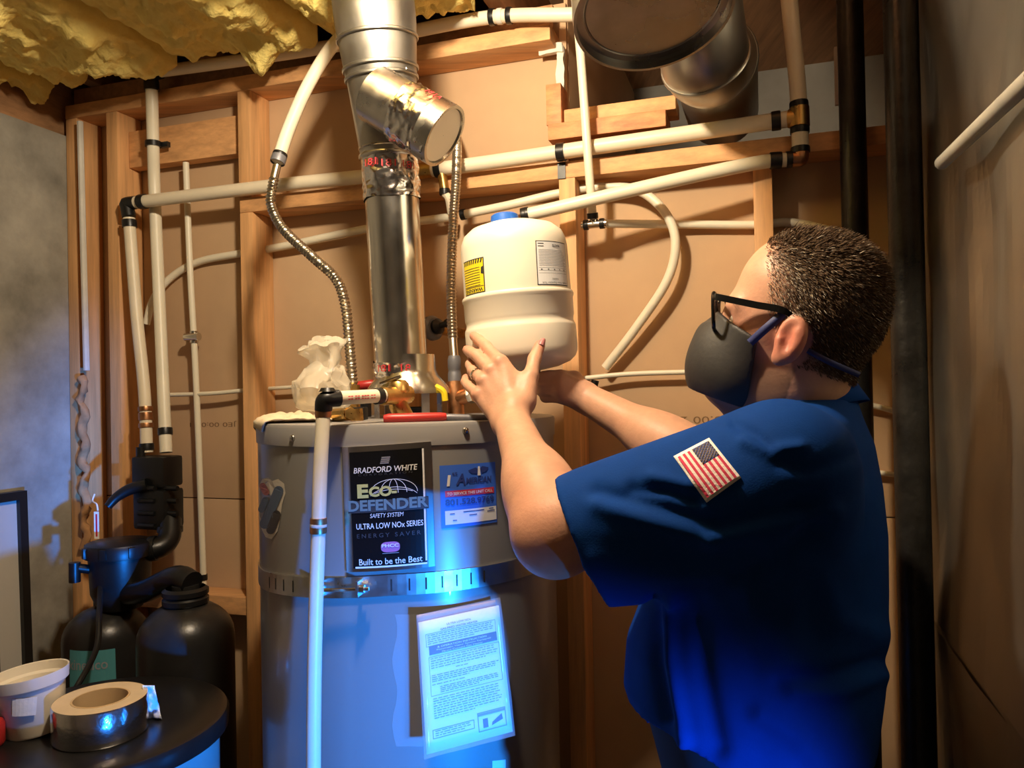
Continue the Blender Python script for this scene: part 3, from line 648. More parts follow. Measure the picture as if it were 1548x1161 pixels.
quadsheet('kraft_insert', [at(630,930,1.206), at(748,907,1.265), at(752,960,1.265), at(633,985,1.203)], 'brownboard', mp_, .002)
quadsheet('pouch_film', [at(629,930,1.1985), at(756,903,1.259), at(779,1112,1.246), at(641,1148,1.178)], 'clear', mp_, .0005, 14, .0022)
v = []; f = []; nn_ = 12
for j in range(nn_+1):
    for i in range(7):
        px = 597+i*7+(4*math.sin(j*1.1) if i == 0 else 0); py = 928+j*16.6; th, h = HCY.hit(px, py); v.append(HCY.pt(th, h, .002+.003*abs(noise.noise(Vector((i*.5, j*.4, 0))))))
for j in range(nn_):
    for i in range(6): q = j*7+i; f.append((q, q+1, q+8, q+7))
new('pouch_film', mesh('flap', v, f, True), M['clear'], mp_)
# relief valve, discharge pipe
rv = thing('relief_valve', 'brass relief valve at the end of the discharge pipe on the water heater', 'valve', at(600, 640, 1.30))
b = MB(); b.tube([at(612,632,1.33), at(602,612,1.32), at(600,590,1.31)], .0165, 12); b.tube([at(578,599,1.285), at(618,596,1.33)], .0155, 12); b.lathe([(.001,.012),(.012,.012),(.017,.006),(.019,-.006),(.015,-.012)], at(603,585,1.315), (0,0,1), 12); b.build('valve_body', M['brass'], rv)
b = MB(); b.tube([at(575,580,1.31), at(588,575,1.305), at(606,569,1.30)], .0028, 8); b.build('test_lever', M['steel'], rv)
dp = thing('discharge_pipe', 'white discharge pipe with black elbow running down the front of the water heater', 'pipe', at(470, 1240, 1.188))
zf = at(473,1161,1.188)
b = MB(); b.tube(spline([at(489,616,1.205), at(482,780,1.195), at(474,1161,1.188), Vector((zf.x-.006, 1.185, .12))], 8), .0112, 16); b.build('tube', M['pexw'], dp)
b = MB(); b.tube([at(508,602,1.212), at(580,598,1.282)], .0112, 16); b.build('cross_tube', M['pex'], dp)
b = MB(); b.tube(spline([at(512,602,1.216), at(497,603,1.205), at(490,607,1.203), at(489,620,1.205)], 5), .0135, 16); b.lathe([(.001,.006),(.010,.006),(.0135,0)], at(495,592,1.205), (0,0,1), 12); b.build('elbow', M['black'], dp)
ring(at(572,599,1.276), at(580,598,1.282)-at(508,602,1.212), .0135, .006, 'crimp_ring', 'black', dp)
tv, tf = text_fit('== == === ==', .055, .006); a_ = at(514,602,1.216); c_ = at(572,598.5,1.275); dx_ = (c_-a_).normalized(); up_ = Vector((0,0,1)); fr_ = dx_.cross(up_); fr_ = fr_ if fr_.y < 0 else -fr_
new('tube_print', mesh('tp', [a_.lerp(c_,.45)+dx_*x+up_*y+fr_*(math.sqrt(.0112**2-min(abs(y),.011)**2)+.0004) for x, y, _ in tv], tf), M['st_red'], dp)
for k, (y, m_, h_) in enumerate(((788,'copper',.005), (794,'trimwhite',.003), (801,'copper',.005))): ring(at(481.4-(y-790)*.02, y, 1.195), (0,0,1), .0128, h_, 'crimp_ring' if m_ == 'copper' else 'coupling', m_, dp)
ring(at(488.5,624,1.205), (0,0,1), .0125, .007, 'crimp_ring', 'copper', dp)
# drain fitting behind
b = MB(); b.tube([at(505,628,1.36), at(528,626,1.33)], .012, 10); b.lathe([(.001,-.006),(.011,-.006),(.011,.006),(.001,.006)], at(530,625,1.325), (.4,-.9,0), 6); b.tube([at(540,640,1.38), at(538,618,1.38)], .012, 8)
o = b.build('brass_fitting', M['brass']); tag(o, 'small brass pipe fitting lying behind the discharge pipe on the heater top', 'fitting')
b = MB(); b.box(at(544,632,1.42), ((1,0,0),(0,1,0),(0,0,1)), (.012,.02,.02)); o = b.build('black_block', M['black'], bevel=.003); tag(o, 'small black block on the heater top behind the brass fitting', 'block')
# ================================================================ VENT
M['galvup'] = mat('galvanized_pipe', (.42,.40,.36), .42, metal=1, var=.18, vscale=11, rvar=.08)
vt = thing('vent_pipe', 'shiny metal vent pipe with foil-taped wye rising from the water heater', 'vent pipe', (HC.x, HC.y, HT))
v0 = at(608, 572, 1.506); v1 = at(589, 238, 1.475); v2 = at(577, 120, 1.455); v3 = at(564, 0, 1.435); v4 = Vector((v3.x-.015, v3.y-.02, 2.596))
b = MB(); b.tube([v0.lerp(v1, k/12) for k in range(13)], .0515, 48); b.build('lower_pipe', M['steel'], vt)
b = MB(); b.tube([v1.lerp(v2, k/6) for k in range(7)], .0515, 48, rf=lambda q: .0545+.011*q); b.build('wye_body', M['galvup'], vt)
b = MB(); b.tube([v2.lerp(v3, k/6) for k in range(7)]+[v4], .066, 48, rf=lambda q: .0665+.010*min(1, q*1.6)); b.build('upper_pipe', M['galvup'], vt)
for (k, rr_) in ((.0, .0685), (.12, .0705), (.5, .0755)):
    ring(v2.lerp(v3, k), v3-v2, rr_, .0035, 'band', 'galvold', vt, 48)
ring(v1, v1-v0, .0575, .004, 'bead', 'galv', vt, 48); ring(v1.lerp(v2, .1), v1-v0, .0565, .002, 'bead', 'galv', vt, 48)
for k in range(3): 
    p_ = v2.lerp(v3, .04); b = MB(); b.lathe([(.001,.004),(.004,.004),(.005,0)], p_+Vector((-.04+.045*k, -.056+.006*abs(k-1)*3, -.005)), (0,-1,0), 8); b.build('screw', M['steel'], vt)
cc2 = at(672, 206, 1.365); axb = Vector((.76,-.22,-.54)).normalized(); base = cc2-axb*.16
def crumpled_tube(name, p0, p1, r, m, amp, sc, n=64, k=26, rf=None, seed=0):
    b = MB(); b.tube([Vector(p0).lerp(Vector(p1), i/k) for i in range(k+1)], r, n, caps=False, rf=rf); o = b.build(name, M[m], vt); ax_ = (Vector(p1)-Vector(p0)).normalized(); P0 = Vector(p0)
    for q in o.data.vertices:
        rd = q.co-P0; rd = (rd-ax_*rd.dot(ax_)).normalized(); p = q.co*sc+Vector((seed,seed,0))
        q.co += rd*(abs(noise.noise(p))*amp*2+noise.noise(p*2.7)*amp*.6)+ax_*noise.noise(p*.4)*amp*2
    return o
b = MB(); b.tube([base.lerp(cc2, k/6) for k in range(5)], .0535, 40, rf=lambda q: .0525); b.build('wye_branch', M['galv'], vt)
crumpled_tube('foil_wrap', base.lerp(cc2, .42), base.lerp(cc2, .97), .0545, 'foil', .0032, 60)
b = MB(); b.lathe([(.001,.004),(.05,.0045),(.0515,.009),(.057,.009),(.0575,.004),(.0575,-.022),(.053,-.022)], cc2-axb*.008, axb, 56); cp = b.build('branch_cap', M['galv'], vt)
b = MB(); b.lathe([(.001,.0052),(.0495,.0053)], cc2-axb*.008, axb, 48); b.build('cap_face', M['tank'], vt)
crumpled_tube('foil_wrap', v1.lerp(v0, .0), v1.lerp(v0, .19), .0532, 'foil', .0022, 55, seed=4)
crumpled_tube('foil_wrap', v0.lerp(v1, -.03), v0.lerp(v1, .085), .0535, 'foil', .003, 60, seed=9)
tv, tf = text_fit('UL 181B-FX', .05, .012); u3 = (Vector((0,0,1))-axb*axb.z).normalized()
for (p_, dx_, dz_, off_) in ((base.lerp(cc2,.72)+u3*.0, axb, None, 0),):
    sd = axb.cross(u3); sd = sd if sd.y < 0 else -sd
    pass
M['redprint'] = mat('red_print', (.55,.04,.05), .4)
tv, tf = text_fit('181A', .032, .014)
vs = []
for x, y, _ in tv:
    an = y/.056+1.05; e_ = axb.cross(u3); e_ = e_ if e_.y < 0 else -e_
    vs.append(base.lerp(cc2, .74)+axb*x+(e_*math.cos(an)+u3*math.sin(an))*.0585)
new('foil_print', mesh('fp', vs, tf), M['redprint'], vt)
for (kk, an0, sg) in ((.05, -.55, 1), (.06, .1, 1), (.06, .8, 1), (.955, -.5, -1), (.955, .35, -1)):
    tv, tf = text_fit('181', .026, .013); p_ = v1.lerp(v0, kk); vs = []
    for x, y, _ in tv: an = an0+x/.055; vs.append(p_+Vector((math.sin(an), -math.cos(an), 0))*.0572+Vector((0,0,y)))
    new('foil_print', mesh('fp', vs, tf), M['redprint'], vt)
# draft hood
b = MB(); hc_ = Vector((HC.x, HC.y, 0)); b.lathe([(.0535,1.575),(.055,1.545),(.060,1.535),(.078,1.512),(.080,1.500),(.076,1.500),(.06,1.52)], hc_, (0,0,1), 48); b.build('draft_hood', M['steel'], vt)
for an in (.6, 2.2, 3.9, 5.4):
    b = MB(); b.box(hc_+Vector((.07*math.sin(an), -.07*math.cos(an), 1.477)), ((math.cos(an), math.sin(an), 0), (-math.sin(an), math.cos(an), 0), (0,0,1)), (.008,.0012,.025)); b.build('hood_leg', M['galv'], vt)
b = MB(); b.lathe([(.03,HT+.001),(.034,HT+.02),(.03,HT+.021)], hc_, (0,0,1), 30); b.build('flue_collar', M['black'], vt)
b = MB(); b.tube(spline([at(658,584,1.46), at(670,592,1.46), at(673,606,1.46)], 6), .006, 8); o = b.build('yellow_hose', M['yellow']); tag(o, 'short yellow curved hose beside the vent draft hood', 'hose')
# ================================================================ FLEX CONNECTORS
def flex(name, label, pts, r, sl, parts):
    t = thing(name, label, 'connector', pts[-1]); path = spline(pts, 40); b = MB()
    d = [0]; 
    for i in range(1, len(path)): d.append(d[-1]+(path[i]-path[i-1]).length)
    T = d[-1]; N = int(T/.0016); pp = []; rr_ = []; j = 0
    for i in range(N+1):
        x = T*i/N
        while j < len(d)-2 and d[j+1] < x: j += 1
        pp.append(path[j].lerp(path[j+1], (x-d[j])/max(1e-9, d[j+1]-d[j])))
        rr_.append(r*(1+.13*math.sin(2*PI*x/.0075)) if sl[0]*T < x < sl[1]*T else r*.9)
    b.tube(pp, rr_, 14); b.build('corrugated_tube', M['flex'], t); return t, path
hpath = [at(514,56,1.70), at(492,84,1.68), at(462,136,1.66), at(436,196,1.64), at(420,244,1.62)]
wh, _ = pipe('cold_water_hose', 'cream hose curving down from the upper pipe to the steel connector', hpath, .0138, 'pex', 'hose', rings=((.95,'crimp_ring','black',1.10,.004),(.985,'crimp_ring','grey_fit',1.12,.008),))
t, _ = flex('flexible_connector', 'corrugated steel connector bending from the cream hose down to the water heater', [at(419,250,1.62), at(412,282,1.615), at(410,310,1.61), at(428,346,1.59), at(474,390,1.55), at(508,422,1.53), at(522,462,1.52), at(528,520,1.52), at(534,588,1.52)], .0095, (.05, .985), None)
b = MB(); b.tube([at(534,582,1.52), at(535,632,1.52)], .013, 12); b.build('brass_nut', M['brass'], t)
t, _ = flex('flexible_connector', 'straight corrugated steel connector between the wye cap and the grey fitting', [onw(676,178,-.085), onw(682,182,-.02), onw(690,204,.045), at(690,262,1.70), at(685,340,1.66), at(682,430,1.62), at(684,500,1.58), at(687,545,1.56)], .0098, (.02, .94), None)
b = MB(); b.lathe([(.001,.03),(.011,.03),(.0135,.022),(.0135,.004),(.0125,.002),(.0125,-.004),(.0135,-.006),(.0135,-.03),(.001,-.03)], at(687,560,1.56), (0,0,1), 16); b.build('dielectric_nut', M['grey_fit'], t)
b = MB(); b.tube(spline([at(687,578,1.56), at(688,600,1.555), at(690,632,1.55)], 4), .017, 14); b.tube([at(688,604,1.555), at(712,596,1.54)], .0155, 14); b.build('copper_tee', M['copper'], t)
ring(at(712,596,1.54), (1,-.4,.2), .018, .005, 'nut', 'steel', t, 8)
# valve knob on the wall behind the vent
kc = onw(654, 496, .10); t = thing('shutoff_valve', 'round dark valve handle on a stem sticking out behind the vent pipe', 'valve', kc)
b = MB(); b.tube([kc, kc+WN*.19], .012, 12); b.build('stem', M['brass'], t)
ka = Vector((.75,-.64,.15)).normalized()
b = MB(); b.lathe([(.001,-.012),(.022,-.012),(.028,-.006),(.028,.004),(.022,.010),(.001,.011)], kc, ka, 28); b.build('flange', M['grey_fit'], t)
b = MB(); b.lathe([(.016,.010),(.018,.02),(.010,.026),(.007,.028),(.007,.045),(.010,.046),(.010,.055),(.001,.056)], kc, ka, 20); b.build('knob', M['black'], t)
# tools, cloth and bag on the heater top
t = thing('pliers', 'pliers with red grip lying on the heater top below the vent', 'pliers', at(625, 640, 1.285))
def gripbar(name, m, a, c, r0, r1, prn):
    b = MB(); k = 12; b.tube([a.lerp(c, i/k)+Vector((0,-.004*math.sin(PI*i/k),0)) for i in range(k+1)], r0, 12, rf=lambda q: r0+(r1-r0)*q if 0.03 < q < .97 else r0*.75); return b.build(name, M[m], prn)
gripbar('handle_grip', 'redgrip', at(580,633,1.275), at(674,630,1.295), .0085, .0075, t); gripbar('handle_grip', 'redgrip', at(590,631,1.33), at(672,629,1.315), .0075, .0065, t)
gripbar('jaw', 'grey_fit', at(672,631,1.297), at(760,632,1.32), .0065, .005, t)
o = gripbar('red_screwdriver', 'redgrip', at(539,584,1.60), at(566,580,1.60), .010, .009, None); tag(o, 'red plastic handle standing behind the vent on the heater top', 'tool handle')
b = MB(); b.lathe([(.012,-.09),(.012,-.02),(.007,-.015),(.001,-.014)], at(552,582,1.60)-Vector((0,0,.0)), (0,0,1), 10); 
o = b.build('handle_stand', M['black'], o)
nx, ny = 34, 20; v = []; f = []
for j in range(ny+1):
    for i in range(nx+1):
        a, c = i/nx, j/ny; Y = 1.33+.17*c; px = 384+a*118-14*c*(1-a); P = at(px, 640, Y); rr_ = math.hypot(P.x-HC.x, P.y-HC.y)
        z = HT+.004+.010*abs(noise.noise(Vector((a*5, c*4, 1))))+.012*math.exp(-((a-.55)**2*9+(c-.5)**2*6))*max(0, noise.noise(Vector((a*9,c*7,3)))+.5)
        if rr_ > HR: 
            k_ = rr_-HR; P = Vector((HC.x+(P.x-HC.x)/rr_*(HR+.005), HC.y+(P.y-HC.y)/rr_*(HR+.005), 0)); z = HT+.003-k_*.9
        v.append((P.x, P.y, z))
for j in range(ny):
    for i in range(nx): q = j*(nx+1)+i; f.append((q, q+1, q+nx+2, q+nx+1))
o = new('beige_cloth', mesh('cl', v, f, True), M['cloth']); sm = o.modifiers.new('s', 'SOLIDIFY'); sm.thickness = .002; sm.offset = 1; tag(o, 'crumpled beige cloth draped over the edge of the heater top', 'cloth')
b = MB(); p0 = at(482, 632, 1.47); prof = [(.012,0),(.045,.004),(.05,.03),(.036,.055),(.02,.07),(.024,.085),(.030,.105),(.020,.125),(.001,.132)]
b.lathe(prof, (p0.x+.01, p0.y, HT+.03), (0,0,1), 40); o = b.build('plastic_bag', M['bag'])
bm = bmesh.new(); bm.from_mesh(o.data); bmesh.ops.subdivide_edges(bm, edges=bm.edges, cuts=1, use_grid_fill=True); bm.to_mesh(o.data); bm.free(); crumple(o, .030, 22); crumple(o, .010, 70)
for p in o.data.polygons: p.use_smooth = True
tag(o, 'crumpled clear plastic bag standing on the heater top behind the corrugated connector', 'bag')
# ================================================================ EXPANSION TANK
ta = Vector((-.062, .0, 1)).normalized(); tc = at(792, 562, 1.40)
t = thing('expansion_tank', 'cream painted expansion tank with yellow and white labels held upside down', 'tank', tc)
prof = [(.001,-.001),(.03,.0),(.062,.005),(.085,.013),(.0955,.022),(.0995,.031),(.1005,.040),(.1005,.076),(.0997,.080),(.0975,.084),(.0970,.088),(.0975,.093),(.0988,.097),(.0990,.128),(.1008,.131),(.1010,.135),(.0995,.138),(.0968,.139),(.0965,.222),(.0945,.235),(.089,.248),(.075,.260),(.05,.268),(.02,.2715),(.001,.272)]
b = MB(); b.lathe(prof, tc, ta, 72); b.build('shell', M['tank'], t)
b = MB(); b.lathe([(.001,.287),(.020,.287),(.0245,.284),(.0265,.268),(.0265,.266)], tc-Vector((.012,0,0)), ta, 28); b.build('blue_cap', M['bluecap'], t)
b = MB(); b.lathe([(.001,-.034),(.012,-.034),(.012,-.014),(.018,-.012),(.018,.002)], tc+Vector((.012,0,0)), ta, 20); b.build('nipple', M['grey_fit'], t)
TCY = Cyl(tc, ta, .0965)
YL = Lab(TCY, (702.8,394), (731,388), (734,441), (705,448)); q0 = YL.q
YL.q = [(YL.q[1][0]-.62, YL.q[1][1]), YL.q[1], YL.q[2], (YL.q[2][0]-.62, YL.q[2][1])]
yl = YL.rect('warning_label', 0, 0, 1, 1, .0006, 'ink', t, 14, 2, False); YL.rect('label_field', .03, .03, .97, .97, .0009, 'yellow', yl, 14, 2, False)
for k in range(9): 
    u0 = .06+.10*k; YL.poly('hazard_stripe', [(u0,.86),(u0+.05,.86),(u0+.09,.97),(u0+.04,.97)], .0012, 'ink', yl)
YL.poly('warning_sign', [(.97,.52),(.97,.75),(.90,.72),(.88,.55)], .0012, 'ink', yl)
YL.text('warning_lettering', 'WARNING', .5, .10, -.86, -.11, .0013, 'ink', yl, bold=.02)
for k in range(8): YL.rect('print_line', .06, .22+.072*k, .84, .235+.072*k, .0012, 'ink', yl, 10, 1, False)
YL.rect('print_line', .05, .185, .96, .20, .0012, 'ink', yl, 10, 1, False)
WL = Lab(TCY, (809,363.5), (862,369), (864,434), (812.5,431)); 
WL.q[1] = (WL.q[0][0]+.78, WL.q[0][1]); WL.q[2] = (WL.q[3][0]+.78, WL.q[3][1])
wl_ = WL.rect('spec_label', 0, 0, 1, 1, .0006, 'ink', t, 14, 2, False); WL.rect('label_field', .02, .02, .98, .98, .0009, 'paper', wl_, 14, 2, False)
WL.text('spec_lettering', 'WATTS', .58, .90, -.26, -.06, .0013, 'ink', wl_, bold=.03); WL.text('spec_lettering', 'Potable Water Expansion Tank', .52, .06, -.8, -.05, .0013, 'ink', wl_); WL.text('spec_lettering', 'WARNING', .5, .14, -.2, -.04, .0013, 'ink', wl_)
for k in range(11): WL.rect('print_line', .06, .44+.035*k, .94-random.random()*.2, .448+.035*k, .0012, 'greyink', wl_, 8, 1, False)
for k in range(3): WL.rect('print_line', .05, .27+.06*k, .95, .275+.06*k, .0012, 'ink', wl_, 8, 1, False)
for k in range(5): WL.rect('spec_mark', .10+.18*k, .345, .14+.18*k, .365, .0012, 'ink', wl_, 1, 1, False)
WL.rect('print_line', .05, .93, .2, .945, .0012, 'ink', wl_, 2, 1, False); WL.rect('print_line', .05, .87, .2, .885, .0012, 'ink', wl_, 2, 1, False)
# ================================================================ WATER SOFTENER, BRINE TANK, SMALL THINGS
T1 = at(160, 930, 1.93); T2 = at(281, 930, 1.765)
sw = thing('water_softener', 'black twin-tank water softener with ribbed bypass valve under the cream pipes', 'water softener', (T1.x, T1.y, 0))
def softank(P, ztop, r, name, m='black'):
    b = MB(); b.lathe([(.001,.0),(r*.9,.0),(r,.02),(r,ztop-r*.95)]+[(r*math.cos(a), ztop-r*.95+r*.8*math.sin(a)) for a in [PI/2*k/8 for k in range(1, 8)]]+[(r*.28, ztop-r*.15),(r*.28, ztop+.02),(.001, ztop+.02)], (P.x, P.y, 0), (0,0,1), 56); return b.build(name, M[m], sw)
M['tankblk'] = mat('tank_black', (.018,.017,.016), .33, var=.2, vscale=12, bump=.08, bscale=140)
z1 = at(160, 905, 1.93).z; z2 = at(281, 897, 1.765).z
k1 = softank(T1, z1, .098, 'resin_tank', 'tankblk'); k2 = softank(T2, z2, .104, 'resin_tank', 'tankblk')
CY1 = Cyl((T1.x, T1.y, 0), (0,0,1), .098)
LT = Lab(CY1, (106,982), (174,980), (176,1040), (106,1045)); l1 = LT.rect('tank_label', 0, 0, 1, 1, .0008, 'teal', sw, 10, 2, False)
LT.text('label_lettering', 'kinetico', .42, .66, .85, .26, .0014, 'lab_grey', l1, bold=.01)
# neck collar + transfer arm between tanks
b = MB(); b.lathe([(.045,-.02),(.05,-.015),(.05,-.005),(.045,0),(.05,.004),(.05,.014),(.042,.02)], (T2.x, T2.y, z2-.005), (0,0,1), 40); b.build('neck_collar', M['black'], sw)
b = MB(); b.tube(spline([Vector((T2.x+.02, T2.y-.01, z2+.025)), Vector((T2.x-.03, T2.y+.02, z2+.032)), at(215, 895, 1.86), at(180, 897, 1.92)], 6), .027, 18); b.build('transfer_arm', M['black'], sw, auto=50)
# valve head
H1 = at(182, 850, 1.93)
b = MB(); zh0 = at(182, 905, 1.93).z; zh1 = at(182, 822, 1.93).z
b.lathe([(.001,zh0-.02),(.05,zh0-.02),(.06,zh0),(.068,zh0+.02),(.072,zh1-.03),(.080,zh1-.028),(.082,zh1-.006),(.078,zh1+.004),(.070,zh1+.008),(.001,zh1+.012)], (H1.x, H1.y, 0), (0,0,1), 44); b.build('control_head', M['black'], sw)
for k in range(8):
    an = 2*PI*k/8; b = MB(); b.box(Vector((H1.x+.08*math.sin(an), H1.y-.08*math.cos(an), zh1-.012)), ((math.cos(an), math.sin(an), 0), (-math.sin(an), math.cos(an), 0), (0,0,1)), (.008,.006,.013)); b.build('clamp_lug', M['black'], sw, bevel=.002)
a_ = at(145, 862, 1.90); c_ = at(113, 858, 1.87)
b = MB(); b.tube([a_, c_], .011, 12); b.tube([c_+Vector((0,0,.012)), at(113,880,1.87)], .013, 12); b.build('drain_port', M['black'], sw)
b = MB(); b.tube(spline([at(152,880,1.88), at(150,930,1.80), at(146,980,1.74), at(118,1035,1.66), at(100,1060,1.66)], 8), .0065, 10); b.build('drain_hose', M['black'], sw)
# elbow from head to bypass
b = MB(); b.tube(spline([at(205,832,1.93), at(240,828,1.95), at(256,812,1.98), at(258,786,2.01)], 6), .027, 18); b.build('elbow', M['black'], sw)
for (px, py, Y, d_) in ((232,829,1.945,(1,.1,.1)), (257,800,2.0,(0,.1,1))): ring(at(px,py,Y), d_, .031, .008, 'nut_ring', 'black', sw, 20)
b = MB(); e_ = (WU, WN, Vector((0,0,1)))
b.box(at(238, 712, 2.035), e_, (.052,.036,.040)); b.build('bypass_block', M['black'], sw, bevel=.008)
b = MB(); b.box(at(240, 768, 2.03), e_, (.050,.038,.052)); b.build('bypass_body', M['black'], sw, bevel=.01)
for k in range(4):
    for j in range(2):
        b = MB(); c_ = at(222+34*j, 738+19*k, 1.995); b.tube([c_-WU*.026, c_+WU*.026], .011, 12, rf=lambda q: .011*(.6+.4*math.sin(PI*q))); b.build('bypass_rib', M['black'], sw)
b = MB(); b.tube(spline([at(222,733,2.0), at(196,740,1.99), at(176,752,1.98), at(163,766,1.97)], 6), .014, 12, rf=lambda q: .017-.007*q); b.build('bypass_lever', M['black'], sw)
b = MB(); c_ = at(242, 706, 1.9985); b.box(c_, e_, (.0165,.0006,.005)); b.build('yellow_label', M['yellow'], sw)
b = MB(); b.tube([at(213, 690, 2.035), at(213, 676, 2.035)], .012, 12); b.build('port_cap', M['black'], sw)
# tag hanging on head
t = thing('hang_tag', 'thin white and red tag hanging beside the softener control head', 'tag', at(146, 812, 1.95))
b = MB(); b.box(at(146, 794, 1.95), ((1,0,0),(0,1,0),(0,0,1)), (.006,.0006,.034)); b.build('tag_strip', M['lab_white'], t)
b = MB(); b.box(at(146, 794, 1.949), ((1,0,0),(0,1,0),(0,0,1)), (.002,.0006,.028)); b.build('tag_stripe', M['st_red'], t)
b = MB(); b.tube(spline([at(148,772,1.95), at(146,762,1.955), at(140,757,1.97), at(143,747,1.98)], 5), .002, 6); b.build('tie', M['lab_white'], t)
# brine tank with black lid
BC = at(146, 1088, 1.42); BZ = BC.z
t = thing('brine_tank', 'round pale brine tank with a wide black lid beside the water heater', 'brine tank', (BC.x, BC.y, 0))
M['tankpale'] = mat('brine_body', (.42,.42,.40), .5, var=.05); M['lidblk'] = mat('lid_black', (.010,.010,.010), .3, var=.2, vscale=20)
b = MB(); b.lathe([(.001,0),(.195,0),(.205,.01),(.210,BZ-.03)], (BC.x, BC.y, 0), (0,0,1), 64); b.build('tank_body', M['tankpale'], t)
b = MB(); b.lathe([(.211,BZ-.035),(.226,BZ-.035),(.228,BZ-.010),(.224,BZ-.003),(.216,BZ),(.15,BZ+.0),(.001,BZ+.0)], (BC.x, BC.y, 0), (0,0,1), 64); b.build('lid', M['lidblk'], t)
UPZ = Vector((0,0,1))
def onz(px, py, z): return onplane(px, py, (0,0,z), UPZ)
# tape roll
pc = onz(153, 1108, BZ); 
t = thing('foil_tape_roll', 'fat roll of shiny foil tape lying on the black lid', 'tape', pc)
b = MB(); b.lathe([(.075,.001),(.0765,.004),(.0765,.059),(.075,.062)], pc, UPZ, 72); b.build('foil_layer', M['foil'], t)
b = MB(); b.lathe([(.075,.001),(.075,.0615),(.047,.0615),(.047,.001)], pc, UPZ, 64, closed=True); b.build('backing_layers', M['tapepaper'], t)
b = MB(); b.lathe([(.0468,.001),(.0468,.062),(.0435,.062),(.0435,.001)], pc, UPZ, 64, closed=True); b.build('cardboard_core', M['core'], t)
# bucket
bc = onz(54, 1104, BZ); ba = Vector((-.10,-.0,1)).normalized()
t = thing('plastic_tub', 'small white plastic tub with a pale label standing on the black lid', 'tub', bc)
b = MB(); b.lathe([(.001,.004),(.040,.004),(.043,.008),(.052,.085),(.058,.089),(.060,.104),(.0625,.105),(.0625,.102),(.0605,.085),(.0545,.08),(.046,.004),(.044,.0005),(.001,.0005)], bc, ba, 56); b.build('tub_body', M['bucket'], t)
TB = Cyl(bc, ba, .0535); TL = Lab(TB, (20,1056), (56,1052), (54,1080), (20,1082)); TL.rect('tub_label', 0, 0, 1, 1, .003, 'tissue', t, 6, 2, False)
# crumpled paper
c_ = onz(231, 1090, BZ); v = []; f = []
for j in range(11):
    for i in range(7):
        P = at(214+i*3.2+j*1.2, 1036+j*5.4, c_.y-.005+.016*noise.noise(Vector((i*.6, j*.5, 2)))+.004*j*.4); P.z = max(P.z, BZ+.001); v.append(P)
for j in range(10):
    for i in range(6): q = j*7+i; f.append((q, q+1, q+8, q+7))
o = new('crumpled_paper', mesh('cp', v, f, True), M['tissue']); sm = o.modifiers.new('s', 'SOLIDIFY'); sm.thickness = .0015; tag(o, 'crumpled pale paper standing behind the foil tape roll', 'paper')
# red thing at the lid edge
c_ = onz(-14, 1128, BZ)
b = MB(); b.lathe([(.001,.0005),(.018,.0005),(.0215,.006),(.0215,.036),(.018,.043),(.012,.046),(.012,.056),(.001,.057)], c_, UPZ, 28); o = b.build('red_bottle', M['redgrip']); tag(o, 'small red bottle at the lid edge beside the white tub', 'bottle')
# framed picture leaning on the concrete wall
def CWP(s_, d, z): return W(SL+s_, d, z)    # s_ out of the concrete face
fn = WU; P_ = onplane(49, 900, W(SL+.045, 0, 0), WU); d_e = -(P_-WO).dot(WN)
zt = onplane(42, 741, W(SL+.03, 0, 0), WU).z
t = thing('framed_picture', 'tall framed picture with black frame and pale mat leaning on the concrete wall', 'picture', CWP(.05, d_e+.3, 0))
def lean(z): return .055-.035*z/zt
def fbar(name, d0, d1, z0, z1, m, th0, th1):
    b = MB(); b.hexa([CWP(lean(z0)+th0,d0,z0), CWP(lean(z0)+th0,d1,z0), CWP(lean(z0)+th1,d1,z0), CWP(lean(z0)+th1,d0,z0), CWP(lean(z1)+th0,d0,z1), CWP(lean(z1)+th0,d1,z1), CWP(lean(z1)+th1,d1,z1), CWP(lean(z1)+th1,d0,z1)]); return b.build(name, M[m], t)
D1 = d_e+.62
fbar('frame_bar', d_e, d_e+.022, 0, zt, 'frameblk', -.014, .012); fbar('frame_bar', D1-.022, D1, 0, zt, 'frameblk', -.014, .012)
fbar('frame_bar', d_e+.022, D1-.022, zt-.022, zt, 'frameblk', -.014, .012); fbar('frame_bar', d_e+.022, D1-.022, 0, .022, 'frameblk', -.014, .012)
fbar('mat_board', d_e+.022, D1-.022, .022, zt-.022, 'mat_board', -.006, .0)
fbar('art_print', d_e+.085, D1-.085, .12, zt-.10, 'art', .0, .0012)
fbar('art_border', d_e+.082, d_e+.085, .12, zt-.10, 'frameblk', .0, .0014)
